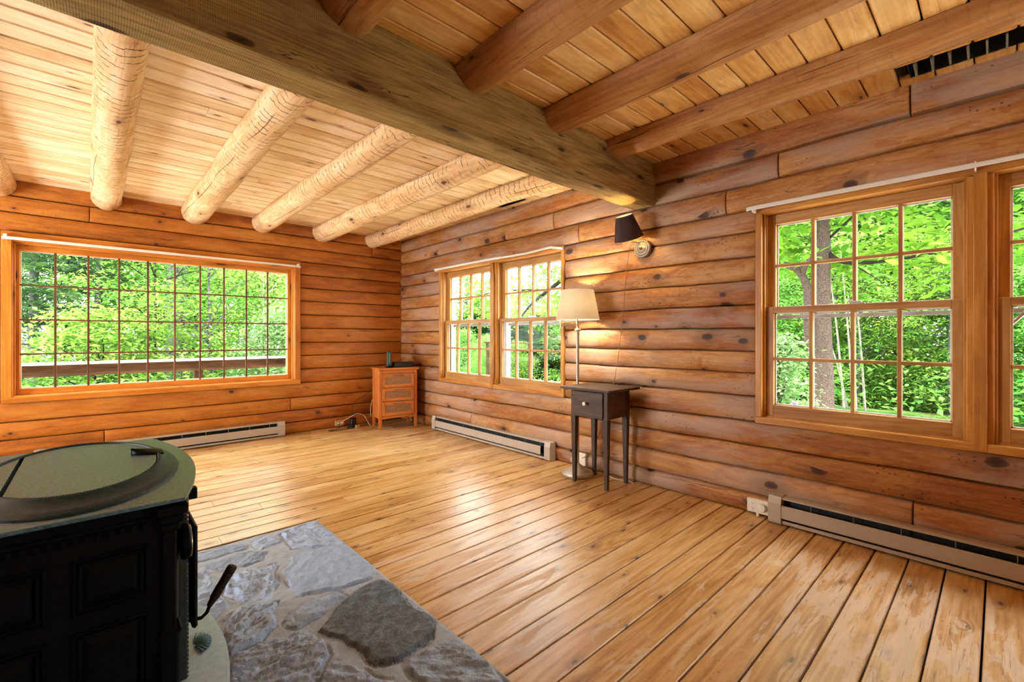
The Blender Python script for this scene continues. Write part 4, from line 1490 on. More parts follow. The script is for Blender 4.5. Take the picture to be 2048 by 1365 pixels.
for x in (0, 1):
    for y in (0, 1):
        b = MB()
        x0, y0 = (0 if x == 0 else W_ - 0.036), (0 if y == 0 else D_ - 0.036)
        b.box(x0, x0 + 0.036, y0, y0 + 0.036, 0.14, HC - 0.012, 0.003, 2)
        xi, yi = (x0, y0)
        tx, ty = 0.010 * (1 if x == 0 else 0), 0.010 * (1 if y == 0 else 0)
        sx0, sx1 = (x0, x0 + 0.024) if x == 0 else (x0 + 0.012, x0 + 0.036)
        sy0, sy1 = (y0, y0 + 0.024) if y == 0 else (y0 + 0.012, y0 + 0.036)
        vs_ = [(sx0, sy0, 0), (sx1, sy0, 0), (sx1, sy1, 0), (sx0, sy1, 0), (x0, y0, .14), (x0 + .036, y0, .14), (x0 + .036, y0 + .036, .14), (x0, y0 + .036, .14)]
        b.add(vs_, [[0, 1, 2, 3], [4, 5, 6, 7], [0, 1, 5, 4], [1, 2, 6, 5], [2, 3, 7, 6], [3, 0, 4, 7]], [(p[2], p[0], p[1]) for p in vs_])
        b.build('leg', M['cabinet'], cb, local=True)
t = NT('woven_rattan')
P_ = t.attr('wc').outputs['Vector']
a_, b_, c_ = t.sep(t.n('ShaderNodeTexCoord').outputs['Object'])
w1 = t.math('MULTIPLY_ADD', t.math('SINE', t.math('MULTIPLY', c_, 640)), 0.5, 0.5)
w2 = t.math('MULTIPLY_ADD', t.math('SINE', t.math('MULTIPLY', a_, 210)), 0.5, 0.5)
nn = t.noise(t.comb(t.math('MULTIPLY', a_, 25), b_, t.math('MULTIPLY', c_, 160)), 1, 2, 0.6)
cc = t.mix(t.math('MULTIPLY', w1, nn), hexc('7a4a24'), hexc('e8c090'))
cc = t.mix(t.math('MULTIPLY', t.math('MULTIPLY', w2, w2), 0.25), cc, hexc('8a5428'))
t.bsdf(cc, 0.6, 0, 0.3, t.bump(w1, 0.6, 0.003))
M['rattan'] = t.m
for k, (z0, z1) in enumerate(((0.518, 0.683), (0.350, 0.506), (0.172, 0.338))):
    b = MB()
    x0, x1 = 0.038, W_ - 0.038
    b.box(x0, x0 + 0.036, -0.006, 0.012, z0, z1, 0.002, 2)
    b.box(x1 - 0.036, x1, -0.006, 0.012, z0, z1, 0.002, 2)
    b.box(x0 + 0.036, x1 - 0.036, -0.006, 0.012, z0, z0 + 0.034, 0.002, 0)
    b.box(x0 + 0.036, x1 - 0.036, -0.006, 0.012, z1 - 0.038, z1, 0.002, 0)
    b.box(x0 + 0.01, x1 - 0.01, 0.012, 0.25, z0 + 0.006, z0 + 0.10, 0.002, 0)
    d_ = b.build('drawer', M['cabinet'], cb, local=True)
    b = MB()
    b.box(x0 + 0.034, x1 - 0.034, 0.0, 0.006, z0 + 0.032, z1 - 0.036, 0.001)
    b.build('woven_panel', M['rattan'], d_, local=True)
    b = MB()
    xm = W_ / 2
    zz = z1 - 0.017
    b.tube([(xm - 0.060, -0.006, zz - 0.004), (xm - 0.056, -0.018, zz), (xm - 0.03, -0.022, zz + 0.001), (xm + 0.03, -0.022, zz + 0.001), (xm + 0.056, -0.018, zz), (xm + 0.060, -0.006, zz - 0.004)], [0.006, 0.005, 0.006, 0.006, 0.005, 0.006], 10)
    b.build('handle', M['pewter'], d_, local=True, smooth=True, angle=50)

rt = thing('router', (2.712, 5.19, HC + 0.018), 'slim upright grey-green router with a row of lights on the corner cabinet', 'router', None, math.radians(-25))
b = MB()
b.box(-0.028, 0.028, -0.07, 0.07, 0.018, 0.205, 0.010)
b.build('case', M['dgrey'], rt, local=True)
b = MB()
b.lathe([(0.0, 0.0), (0.052, 0.0), (0.054, 0.006), (0.034, 0.014), (0.030, 0.020), (0, 0.020)], (0, 0, 0), 24, None, 1.0, 1.5)
b.build('stand', M['black'], rt, local=True, smooth=True, angle=40)
b = MB()
for i in range(9):
    b.box(-0.003, 0.003, -0.0725, -0.069, 0.065 + i * 0.013, 0.069 + i * 0.013, 0.0005)
t = NT('green_led')
em = t.n('ShaderNodeEmission')
em.inputs[0].default_value = (0.35, 0.9, 0.3, 1)
em.inputs[1].default_value = 0.8
t.t.links.new(em.outputs[0], t.out.inputs[0])
b.build('status_lights', t.m, rt, local=True)
bx = thing('cable_box', (2.895, 5.20, HC + 0.018), 'flat black cable box lying on the corner cabinet beside the router', 'cable box', None, math.radians(-12))
b = MB()
b.box(-0.125, 0.125, -0.09, 0.09, 0.006, 0.062, 0.006)
b.build('case', M['black'], bx, local=True)
for x in (-0.1, 0.1):
    for y in (-0.07, 0.07):
        b = MB()
        b.lathe([(0, 0), (0.01, 0), (0.01, 0.008), (0, 0.008)], (x, y, 0), 10)
        b.build('foot', M['black'], bx, local=True)
b = MB()
b.box(-0.112, 0.112, -0.0925, -0.089, 0.02, 0.05, 0.001)
b.build('front_panel', M['vent_dark'], bx, local=True)

# ------------------------------------------------------------------ side table
tb = thing('side_table', (2.905, 2.13, 0), 'narrow dark wooden one-drawer side table on tapered legs by the right wall', 'table')
b = MB()
b.box(2.695, 3.108, 1.895, 2.352, 0.736, 0.755, 0.003, 1)
b.build('table_top', M['table'], tb)
b = MB()
b.box(2.790, 2.805, 2.00, 2.275, 0.700, 0.736, 0.001, 1)
b.box(3.050, 3.066, 2.00, 2.275, 0.535, 0.736, 0.001, 1)
b.box(2.81, 3.04, 1.972, 1.988, 0.525, 0.736, 0.001, 0)
b.box(2.81, 3.04, 2.287, 2.303, 0.525, 0.736, 0.001, 0)
b.box(2.79, 3.05, 1.99, 2.285, 0.53, 0.54, 0.001, 0)
b.build('apron', M['table'], tb)
for (x, y) in ((2.777, 1.966), (2.777, 2.269), (3.030, 1.966), (3.030, 2.269)):
    b = MB()
    q = 0.042
    b.box(x, x + q, y, y + q, 0.52, 0.736, 0.002, 2)
    xi = x + (0.0 if x < 2.9 else 0.016)
    yi = y + (0.0 if y < 2.1 else 0.016)
    xi, yi = x + 0.008, y + 0.008
    vs_ = [(xi, yi, 0), (xi + .024, yi, 0), (xi + .024, yi + .024, 0), (xi, yi + .024, 0), (x, y, .52), (x + q, y, .52), (x + q, y + q, .52), (x, y + q, .52)]
    b.add(vs_, [[0, 1, 2, 3], [4, 5, 6, 7], [0, 1, 5, 4], [1, 2, 6, 5], [2, 3, 7, 6], [3, 0, 4, 7]], [(p[2], p[0], p[1]) for p in vs_])
    b.build('leg', M['table'], tb)
b = MB()
b.box(2.764, 2.782, 2.000, 2.285, 0.527, 0.722, 0.003, 1)
b.box(2.785, 3.03, 2.02, 2.265, 0.545, 0.69, 0.002, 0)
d_ = b.build('drawer', M['table'], tb)
b = MB()
b.lathe([(0.0, 0.0), (0.007, 0.0), (0.006, 0.010), (0.012, 0.018), (0.0155, 0.024), (0.014, 0.031), (0.006, 0.034), (0.0, 0.034)], (2.764, 2.150, 0.632), 20, Matrix.Rotation(-PI / 2, 4, 'Y'))
b.build('knob', M['porcelain'], d_, smooth=True, angle=40)

# ------------------------------------------------------------------ floor lamp
LX, LY = 2.935, 2.372
fl_ = thing('floor_lamp', (LX, LY, 0), 'pale metal swing-arm floor lamp with lit cream pleated shade behind the side table', 'floor lamp')
b = MB()
b.lathe([(0.0, 0.0), (0.120, 0.0), (0.128, 0.006), (0.130, 0.020), (0.126, 0.030), (0.108, 0.037), (0.094, 0.040), (0.088, 0.047), (0.070, 0.053), (0.050, 0.068), (0.032, 0.084), (0.020, 0.095), (0.016, 0.100), (0.0, 0.100)], (LX, LY, 0), 48)
b.build('base', M['lamp_metal'], fl_, smooth=True, angle=45)
b = MB()
b.tube([(LX, LY, 0.095), (LX, LY, 1.17)], 0.0125, 16)
b.lathe([(0.0125, 0.74), (0.016, 0.742), (0.016, 0.752), (0.0125, 0.754)], (LX, LY, 0), 16)
b.build('pole', M['lamp_metal'], fl_, smooth=True, angle=45)
b = MB()
b.lathe([(0.0, 1.165), (0.014, 1.166), (0.016, 1.172), (0.012, 1.178), (0.012, 1.183), (0.026, 1.192), (0.027, 1.200), (0.012, 1.215), (0.010, 1.225), (0.013, 1.232), (0.0, 1.236)], (LX, LY, 0), 24)
b.build('joint', M['lamp_brass'], fl_, smooth=True, angle=35)
b = MB()
px_, py_ = LX - 0.105, LY + 0.09
for (z, e) in ((1.238, 0.004), (1.254, 0.004)):
    b.tube([(LX, LY, z), (px_, py_, z)], e, 8)
for (z, e) in ((1.232, 0.004), (1.262, 0.004)):
    b.tube([(px_, py_, z), (LX + 0.004, LY + 0.012, z + 0.004)], e, 8)
b.tube([(px_, py_, 1.222), (px_, py_, 1.272)], 0.007, 10)
b.tube([(LX, LY + 0.006, 1.226), (LX, LY + 0.006, 1.30)], 0.0075, 10)
b.build('swing_arm', M['lamp_brass'], fl_, smooth=True, angle=45)
b = MB()
b.lathe([(0.0, 1.30), (0.016, 1.30), (0.018, 1.315), (0.018, 1.35), (0.0, 1.352)], (LX, LY, 0), 16)
b.build('socket', M['lamp_brass'], fl_, smooth=True, angle=45)
t = NT('lit_bulb')
em = t.n('ShaderNodeEmission')
em.inputs[0].default_value = (1.0, 0.78, 0.48, 1)
em.inputs[1].default_value = 8.0
t.t.links.new(em.outputs[0], t.out.inputs[0])
M['bulb'] = t.m
b = MB()
b.lathe([(0.0, 1.345), (0.013, 1.35), (0.02, 1.375), (0.029, 1.40), (0.025, 1.425), (0.012, 1.437), (0.0, 1.439)], (LX, LY, 0), 16)
b.build('bulb', M['bulb'], fl_, smooth=True)
b = MB()
b.lathe([(0.178, 1.282), (0.1785, 1.287), (0.133, 1.522), (0.1325, 1.527), (0.1305, 1.527), (0.176, 1.282)], (LX, LY, 0), 96, closed=True)
b.build('lamp_shade', M['shade'], fl_, smooth=True, angle=60)
b = MB()
for k in range(3):
    a_ = 2 * PI * k / 3
    b.tube([(LX, LY, 1.51), (LX + 0.131 * math.cos(a_), LY + 0.131 * math.sin(a_), 1.522)], 0.0022, 6)
b.tube([(LX, LY, 1.43), (LX, LY, 1.515)], 0.003, 6)
b.build('shade_spider', M['lamp_brass'], fl_, smooth=True)
lamp('floor_lamp_light', 'POINT', (LX, LY, 1.405), 280, (1.0, 0.89, 0.68), 0.03)

# ------------------------------------------------------------------ wall sconce
sc = thing('wall_lamp', (3.118, 1.872, 1.82), 'small wall lamp with tilted dark shade mounted under the beam end', 'wall lamp')
b = MB()
RXm = Matrix.Rotation(-PI / 2, 4, 'Y')
b.lathe([(0.0, 0.0), (0.066, 0.0), (0.069, 0.006), (0.069, 0.026), (0.064, 0.032), (0.056, 0.032), (0.053, 0.028), (0.048, 0.034), (0.038, 0.036), (0.034, 0.033), (0.026, 0.038), (0.016, 0.040), (0.0, 0.041)], (3.124, 1.872, 1.82), 40, RXm)
b.build('wall_plate', M['sconce_plate'], sc, smooth=True, angle=35)
b = MB()
b.lathe([(0.0, 0.0), (0.008, 0.002), (0.012, 0.008), (0.011, 0.015), (0.0, 0.018)], (3.086, 1.872, 1.82), 16, RXm)
b.build('finial', M['brass'], sc, smooth=True)
SB = Vector((2.982, 1.914, 1.888))
STp = SB + Vector((-0.408, -0.013, 0.913)) * 0.176
ax = (STp - SB).normalized()
T = Vector((0, 0, 1)).rotation_difference(ax).to_matrix().to_4x4()
b = MB()
b.tube([(3.10, 1.885, 1.862), (3.05, 1.90, 1.868), (2.99, 1.905, 1.862), SB + Vector((0.004, -0.002, -0.012))], 0.005, 8)
b.tube([SB + Vector((0.004, -0.002, -0.014)), SB + ax * 0.045], 0.010, 10)
b.build('arm', M['lamp_brass'], sc, smooth=True, angle=45)
L_ = (STp - SB).length
b = MB()
b.lathe([(0.108, 0.0), (0.109, 0.002), (0.064, L_ - 0.002), (0.063, L_)], SB, 48, T, closed=True)
b.build('lamp_shade', M['shade_dark'], sc, smooth=True, angle=60)
b = MB()
b.lathe([(0.1065, 0.0005), (0.0615, L_ - 0.0005)], SB, 48, T, closed=True)
b.build('shade_lining', M['shade_in'], sc, smooth=True)
b = MB()
b.lathe([(0.0, 0.04), (0.011, 0.042), (0.017, 0.06), (0.022, 0.078), (0.018, 0.096), (0.0, 0.105)], SB, 14, T)
b.build('bulb', M['bulb'], sc, smooth=True)
lamp('wall_lamp_light', 'POINT', SB + ax * 0.078, 95, (1.0, 0.66, 0.24), 0.022)


def spline(pts, n=8):
    pts = [Vector(p) for p in pts]
    out = []
    for i in range(len(pts) - 1):
        p0, p1, p2, p3 = pts[max(i - 1, 0)], pts[i], pts[i + 1], pts[min(i + 2, len(pts) - 1)]
        for k in range(n):
            t_ = k / n
            out.append(0.5 * ((2 * p1) + (p2 - p0) * t_ + (2 * p0 - 5 * p1 + 4 * p2 - p3) * t_ ** 2 + (3 * p1 - p0 - 3 * p2 + p3) * t_ ** 3))
    out.append(pts[-1])
    return out


def cord(name, pts, r, mat, label=None, cat='cord', n=8, parent=None):
    b = MB()
    b.tube(spline(pts, n), r, 6)
    if parent is not None:
        return b.build(name, mat, parent, smooth=True, angle=60)
    return tag(b.build(name, mat, smooth=True, angle=60), label, cat)


cord('lamp_cord', [(3.076, 1.93, 1.862), (3.085, 1.968, 1.85), (3.088, 2.00, 1.70), (3.088, 2.03, 1.40), (3.088, 2.065, 1.10), (3.089, 2.105, 0.86), (3.089, 2.16, 0.62), (3.088, 2.25, 0.37), (3.09, 2.36, 0.165), (3.092, 2.43, 0.105), (3.095, 2.455, 0.095)],
     0.0026, M['cord_brown'], parent=sc)


# ------------------------------------------------------------------ outlets and cords
def outlet(loc, side, w, h, dpt, label, sockets, body='white2'):
    o = thing('wall_outlet', loc, label, 'outlet')
    b = WBx(loc, side)
    b.bx(-w / 2, w / 2, 0, dpt, 0, h, 0.003)
    b.build('box', M[body], o)
    b = WBx(loc, side)
    b.bx(-w / 2 - 0.003, w / 2 + 0.003, dpt, dpt + 0.004, -0.002, h + 0.002, 0.002)
    pl_ = b.build('cover_plate', M[body], o)
    for (u, v) in sockets:
        b = WBx(loc, side)
        b.bx(u - 0.014, u + 0.014, dpt + 0.004, dpt + 0.0055, v - 0.011, v + 0.011, 0.001)
        f_ = b.build('socket', M['white'], pl_)
        b = WBx(loc, side)
        for du in (-0.006, 0.006):
            b.bx(u + du - 0.001, u + du + 0.001, dpt + 0.005, dpt + 0.006, v - 0.003, v + 0.005, 0.0002)
        b.bx(u - 0.0022, u + 0.0022, dpt + 0.005, dpt + 0.006, v - 0.009, v - 0.005, 0.0005)
        pl_2 = b.build('slots', M['black'], pl_)
    return o


class WBx(MB):
    """boxes in front of a wall: u along the wall seen from the room, d towards the room, z"""

    def __init__(s, loc, side):
        super().__init__()
        s.loc, s.side = loc, side

    def bx(s, u0, u1, d0, d1, z0, z1, c):
        x, y, z = s.loc
        if s.side == 'right':
            s.box(x - d1, x - d0, y - u1, y - u0, z + z0, z + z1, c)
        else:
            s.box(x + u0, x + u1, y - d1, y - d0, z + z0, z + z1, c)


o = outlet((3.135, 1.05, 0.022), 'right', 0.118, 0.082, 0.030, 'cream double wall outlet at the end of the near heater', [(-0.028, 0.058), (-0.028, 0.026)])
b = MB()
b.box(3.10, 3.125, 1.042, 1.058, -0.0, 0.022, 0.002)
b.build('conduit', M['white2'], o)
pg = thing('plug_in_light', (3.101, 1.022, 0.064), 'white round plug-in device in the cream outlet by the near heater', 'plug')
b = MB()
b.lathe([(0.0, 0.0), (0.024, 0.0), (0.026, 0.004), (0.026, 0.016), (0.022, 0.022), (0.0, 0.023)], (3.1005, 1.022, 0.063), 28, RXm)
b.build('case', M['white'], pg, smooth=True, angle=35)
o = outlet((3.132, 2.475, 0.030), 'right', 0.10, 0.10, 0.028, 'white wall outlet low behind the floor lamp pole', [(-0.02, 0.07), (-0.02, 0.03)])
cord('extension_cord', [(3.10, 2.50, 0.06), (3.07, 2.53, 0.05), (3.055, 2.52, 0.015), (3.075, 2.46, 0.006), (3.06, 2.36, 0.006), (3.085, 2.20, 0.006), (3.06, 2.08, 0.006), (3.09, 1.99, 0.006), (3.07, 1.93, 0.006)], 0.003, M['cord_white'],
     'pale cord lying along the wall behind the side table legs')
cord('lamp_cord', [(3.075, 2.40, 0.02), (3.085, 2.47, 0.03), (3.06, 2.545, 0.06), (3.088, 2.53, 0.10), (3.098, 2.50, 0.105)], 0.003, M['cord_white'], parent=fl_)
o = outlet((2.258, 5.633, 0.028), 'back', 0.102, 0.066, 0.030, 'tan wall outlet on the back wall left of the corner cabinet', [(-0.026, 0.033), (0.026, 0.033)], 'tan')
cord('extension_cord', [(2.285, 5.592, 0.070), (2.30, 5.56, 0.095), (2.36, 5.52, 0.135), (2.425, 5.50, 0.168), (2.49, 5.49, 0.155), (2.53, 5.48, 0.120), (2.56, 5.465, 0.055), (2.585, 5.45, 0.006), (2.625, 5.46, 0.005), (2.68, 5.50, 0.02)], 0.0035, M['cord_white'],
     'cream cord arching over the floor from the tan outlet to behind the cabinet')
cord('cable', [(2.60, 5.46, 0.12), (2.598, 5.465, 0.20), (2.612, 5.47, 0.28), (2.64, 5.48, 0.36), (2.67, 5.50, 0.42)], 0.0035, M['cord_white'],
     'short cream cable rising behind the left side of the cabinet')
cord('black_cable', [(2.66, 5.50, 0.46), (2.58, 5.54, 0.40), (2.47, 5.585, 0.33), (2.42, 5.60, 0.25), (2.415, 5.595, 0.14), (2.42, 5.57, 0.02), (2.50, 5.52, 0.006), (2.57, 5.50, 0.008), (2.62, 5.52, 0.006)], 0.003, M['cord_black'],
     'black cable curving down the back wall beside the cabinet')
ad = thing('power_adapter', (2.40, 5.52, 0), 'black power adapter block standing on the floor by the tan outlet', 'adapter')
b = MB()
b.box(2.362, 2.430, 5.50, 5.555, 0.040, 0.118, 0.006)
b.build('case', M['black'], ad)
b = MB()
b.box(2.350, 2.44, 5.495, 5.56, 0.0, 0.040, 0.004)
b.build('strip', M['cord_black'], ad)
cord('black_cord', [(2.24, 5.592, 0.05), (2.235, 5.56, 0.035), (2.20, 5.52, 0.006), (2.08, 5.50, 0.005), (2.12, 5.46, 0.005), (2.28, 5.45, 0.005), (2.36, 5.44, 0.006), (2.33, 5.48, 0.007), (2.30, 5.50, 0.006), (2.37, 5.50, 0.02)], 0.0035, M['cord_black'], parent=ad)
sm = MB()
sm.box(2.402, 2.448, 5.445, 5.485, 0.0, 0.034, 0.004)
tag(sm.build('small_box', M['tan']), 'tiny tan box on the floor in front of the black adapter', 'box')

# ------------------------------------------------------------------ outside: ground, deck railing, trees
def ground_z(x, y):
    z = -0.12 - 1.5 * sstep(6.5, 10.5, y) - 0.5 * sstep(8, 16, x)
    return z + 0.10 * math.sin(x * 0.7 + 1.3) * math.sin(y * 0.6) + 0.05 * math.sin(x * 1.9) * math.sin(y * 2.3)


gx = np.linspace(-22, 46, 86)
gy = np.linspace(-22, 50, 91)
b = MB()
vs_ = [(x, y, min(ground_z(x, y), -0.14) if (x < 3.5 and y < 6) else ground_z(x, y)) for y in gy for x in gx]
fs = [[j * 86 + i, j * 86 + i + 1, (j + 1) * 86 + i + 1, (j + 1) * 86 + i] for j in range(90) for i in range(85)]
b.add(vs_, fs, None, 0.5)
t = NT('woodland_ground')
co = t.n('ShaderNodeTexCoord').outputs['Object']
n1 = t.noise(co, 1.1, 5, 0.65)
n2 = t.noise(co, 14, 4, 0.7)
c_ = t.mix(t.ramp(n1, 0.4, 0.6), hexc('7a8a4a'), hexc('4e7a34'))
gsx, gsy, gsz = t.sep(co)
nearh = t.math('MULTIPLY', t.ramp(t.math('ADD', gsx, t.math('MULTIPLY', n1, 1.5)), 9.6, 8.4), t.ramp(t.math('ADD', gsy, t.math('MULTIPLY', n1, 1.5)), 10.0, 8.6))
c_ = t.mix(1.0, c_, (0.45, 0.45, 0.45), 'MULTIPLY')
c_ = t.mix(t.math('MULTIPLY', t.math('MULTIPLY_ADD', n2, 0.5, 0.6, clamp=True), nearh), c_, hexc('dcd5c6'))
t.bsdf(c_, 0.95, 0, 0.1, t.bump(n2, 0.5, 0.05))
tag(b.build('ground', t.m, smooth=True), kind='structure')

b = MB()
for i in range(11):
    b.box(-4.5, 2.9, 5.86 + i * 0.145, 5.86 + i * 0.145 + 0.138, -0.11, -0.07, 0.004, 0)
tag(b.build('deck_floor', M['deck']), kind='structure')
rl = thing('deck_railing', (0.5, 7.25, -0.1), 'weathered brown deck railing outside the picture window', 'railing')
b = MB()
b.box(-4.5, 2.95, 7.215, 7.253, 0.690, 0.818, 0.004, 0)
b.build('rail_board', M['rail'], rl)
b = MB()
b.box(-4.5, 2.97, 7.18, 7.32, 0.820, 0.848, 0.006, 0)
b.build('rail_cap', M['railtop'], rl)
for x in (-3.9, -1.45, 1.03, 2.88):
    b = MB()
    b.box(x - 0.048, x + 0.048, 7.254, 7.345, -0.9, 0.819, 0.004, 2)
    b.build('post', M['rail'], rl)

nrng = np.random.RandomState(11)


def leaves(name, mat, centers, per, spread, size, parent=None, tilt=0.5, slim=0.5, droop=0.0, kind=None, oval=False):
    """many small folded leaf blades round the given centres"""
    C_ = np.repeat(np.array(centers, float), per, axis=0)
    n = len(C_)
    sp = np.array(spread if isinstance(spread, (tuple, list)) else (spread,) * 3)
    p = C_ + nrng.normal(0, 1, (n, 3)) * sp
    cl = np.repeat(nrng.rand(len(centers)), per)
    yaw = nrng.rand(n) * 2 * PI
    t1 = nrng.normal(0, tilt, n)
    t2 = nrng.normal(0, tilt, n)
    L = size * (0.6 + 0.8 * nrng.rand(n))
    d = np.stack([np.cos(yaw), np.sin(yaw), t1 - droop], 1)
    d /= np.linalg.norm(d, axis=1)[:, None]
    s_ = np.stack([-np.sin(yaw), np.cos(yaw), t2], 1)
    s_ /= np.linalg.norm(s_, axis=1)[:, None]
    up = np.cross(d, s_)
    shp = [(0, 0, 0), (.28, .42, .05), (.68, .40, .09), (1, 0, 0), (.68, -.40, .09), (.28, -.42, .05)] if oval else [(0, 0, 0), (.45, .5, .08), (1, 0, 0), (.45, -.5, .08)]
    m = len(shp)
    V = np.empty((n, m, 3))
    for q, (a_, b_, c_) in enumerate(shp):
        V[:, q] = p + d * (L * a_)[:, None] + s_ * (L * slim * b_)[:, None] + up * (L * c_)[:, None]
    tri = np.array([0, 1, 2, 0, 2, 3, 0, 3, 4, 0, 4, 5] if oval else [0, 1, 2, 0, 2, 3])
    nt = len(tri) // 3
    me = bpy.data.meshes.new(name)
    me.vertices.add(n * m)
    me.vertices.foreach_set('co', V.ravel())
    me.loops.add(n * nt * 3)
    base = (np.arange(n) * m)[:, None]
    me.loops.foreach_set('vertex_index', (base + tri).ravel())
    me.polygons.add(n * nt)
    me.polygons.foreach_set('loop_start', np.arange(n * nt) * 3)
    rv = np.clip(0.55 * cl + 0.45 * nrng.rand(n), 0, 1)
    a_ = me.attributes.new('rv', 'FLOAT', 'POINT')
    a_.data.foreach_set('value', np.repeat(rv, m).astype(np.float32))
    me.materials.append(mat)
    me.update(calc_edges=True)
    me.validate()
    o = bpy.data.objects.new(name, me)
    COL.objects.link(o)
    if parent is not None:
        o.parent = parent
    if kind:
        o['kind'] = kind
    return o


def limb(pts, r, n=7, wob=0.06):
    b = MB()
    sp = spline(pts, 5)
    m = len(sp)
    b.tube(sp, [r[0] + (r[1] - r[0]) * i / (m - 1) for i in range(m)], n, wob=wob)
    return b


def merge(dst, src):
    o = len(dst.v)
    dst.v += src.v
    dst.f += [tuple(i + o for i in f) for f in src.f]
    dst.wc += src.wc
    dst.rv += src.rv


def tree_broad(name, loc, h, crown_r, crown_z0, label, group, leafm, bark, tr=0.07, nclus=130, per=60, size=0.10, spread=(.30, .30, .10), seed=1, cat='tree'):
    """local coordinates: base at origin"""
    r = random.Random(seed)
    root = thing(name, loc, label, cat, group)
    tk = MB()
    top = (r.uniform(-.3, .3), r.uniform(-.3, .3), h)
    merge(tk, limb([(0, 0, -0.2), (r.uniform(-.08, .08), r.uniform(-.08, .08), h * .33), (top[0] * .5, top[1] * .5, h * .66), top], (tr, tr * 0.25), 9, 0.05))
    cs = []
    for k in range(nclus):
        u = r.random() ** 0.8
        z = crown_z0 + (h + 0.4 - crown_z0) * u
        rad = crown_r * math.sqrt(max(0.05, 1 - (2 * u - 0.85) ** 2 * 0.75)) * math.sqrt(r.random())
        a_ = r.uniform(0, 2 * PI)
        cs.append((rad * math.cos(a_) + top[0] * u * .5, rad * math.sin(a_) + top[1] * u * .5, z))
    for k in range(0, nclus, 5):
        c = cs[k]
        z0 = max(0.3, c[2] - r.uniform(.25, .8))
        merge(tk, limb([(top[0] * z0 / h * .5, top[1] * z0 / h * .5, min(z0, h * .9)), (c[0] * .55, c[1] * .55, (z0 + c[2]) / 2 + .08), c], (tr * 0.3, 0.006), 5))
    tk.build('trunk', bark, root, local=True, smooth=True)
    leaves('foliage', leafm, cs, per, spread, size, root)
    return root


def tree_pine(name, loc, h, label, group, leafm, bark, tr=0.13, z0=1.5, reach=1.7, seed=1, per=26, size=0.17, step=0.42):
    r = random.Random(seed)
    root = thing(name, loc, label, 'tree', group)
    tk = MB()
    merge(tk, limb([(0, 0, -0.3), (r.uniform(-.05, .05), 0, h * .4), (r.uniform(-.1, .1), 0, h)], (tr, tr * .2), 10, 0.05))
    cs = []
    z = z0
    while z < h:
        R_ = reach * (1 - 0.75 * (z / h) ** 1.5)
        for k in range(r.randint(4, 6)):
            a_ = r.uniform(0, 2 * PI)
            L = R_ * r.uniform(.6, 1.1)
            e = (L * math.cos(a_), L * math.sin(a_), z + r.uniform(-.25, .25))
            merge(tk, limb([(0, 0, z - .05), (e[0] * .5, e[1] * .5, (z + e[2]) / 2 + .06), e], (tr * .22, .007), 5))
            for q in range(9):
                f = .3 + .7 * q / 8
                cs.append((e[0] * f + r.uniform(-.14, .14), e[1] * f + r.uniform(-.14, .14), z + (e[2] - z) * f + r.uniform(-.03, .07)))
        z += step * r.uniform(.8, 1.25)
    tk.build('trunk', bark, root, local=True, smooth=True)
    leaves('foliage', leafm, cs, per, (.13, .13, .05), size, root, tilt=0.35, slim=0.10)
    return root


def gl(x, y):
    return (x, y, ground_z(x, y))


# --- beyond the back window
p0 = tree_pine('pine_tree', gl(-0.95, 14.0), 8.2, 'grey-trunked pine seen through the leftmost lights of the picture window', None, M['leaf_pine'], M['bark_grey'], 0.135, 2.6, 1.9, 5)
tree_pine('pine_tree', gl(0.10, 15.5), 8.5, 'bluish pine with long level branches in the third column of window lights', None, M['leaf_pine'], M['bark_grey'], 0.12, 3.1, 1.9, 9)
b = MB()
root = thing('big_tree_trunk', gl(1.30, 12.6), 'thick rough grey tree trunk standing mid-window behind the maple leaves', 'tree')
merge(b, limb([(0, 0, -0.3), (0.01, 0, 2.2), (0.03, 0.02, 4.5), (0.02, 0, 7.5)], (0.165, 0.10), 14, 0.05))
b.build('trunk', M['bark_grey'], root, local=True, smooth=True)
b = MB()
merge(b, limb([(0.28, 0.2, -0.3), (0.24, 0.2, 2.2), (0.2, 0.2, 6.5)], (0.075, 0.05), 10, 0.05))
b.build('second_stem', M['bark_grey'], root, local=True, smooth=True)
leaves('foliage', M['leaf_green'], [(random.Random(k).uniform(-1.2, 1.2), random.Random(k + 50).uniform(-.8, .8), random.Random(k + 90).uniform(3.2, 7.5)) for k in range(80)], 50, (.3, .3, .1), 0.09, root)
tree_broad('maple_tree', gl(0.15, 10.2), 2.75, 1.0, 0.9, 'low yellow-green maple spreading just beyond the railing at left of centre', None, M['leaf_maple'], M['branch'], 0.04, 105, 75, 0.095, (.26, .26, .07), 21)
tree_broad('maple_sapling', gl(1.62, 10.4), 4.6, 1.15, 1.5, 'slender forked sapling with bright leaves right of the window centre', None, M['leaf_maple'], M['bark_grey'], 0.042, 130, 52, 0.085, (.24, .24, .07), 33)
tree_broad('maple_tree', gl(0.95, 11.6), 5.2, 1.2, 1.9, 'bright green maple crown in front of the thick grey trunk', None, M['leaf_maple'], M['branch'], 0.045, 85, 52, 0.085, (.28, .28, .08), 41)
tree_broad('shrub', gl(2.55, 9.6), 2.55, 0.75, 1.0, 'pale willow-like shrub behind the right end of the railing', None, M['leaf_pale'], M['bark_pale'], 0.02, 100, 75, 0.08, (.16, .16, .14), 52, cat='shrub')
tree_broad('bare_sapling', gl(2.75, 11.0), 4.6, 0.9, 1.2, 'thin twiggy pale-stemmed sapling at the right side of the picture window', None, M['leaf_green'], M['bark_pale'], 0.03, 120, 16, 0.075, (.2, .2, .15), 61)
tree_broad('bush', gl(-1.0, 10.6), 2.0, 0.9, 0.6, 'rounded green bush under the grey-trunked pine', None, M['leaf_green'], M['branch'], 0.03, 100, 75, 0.08, (.22, .22, .1), 71, cat='shrub')

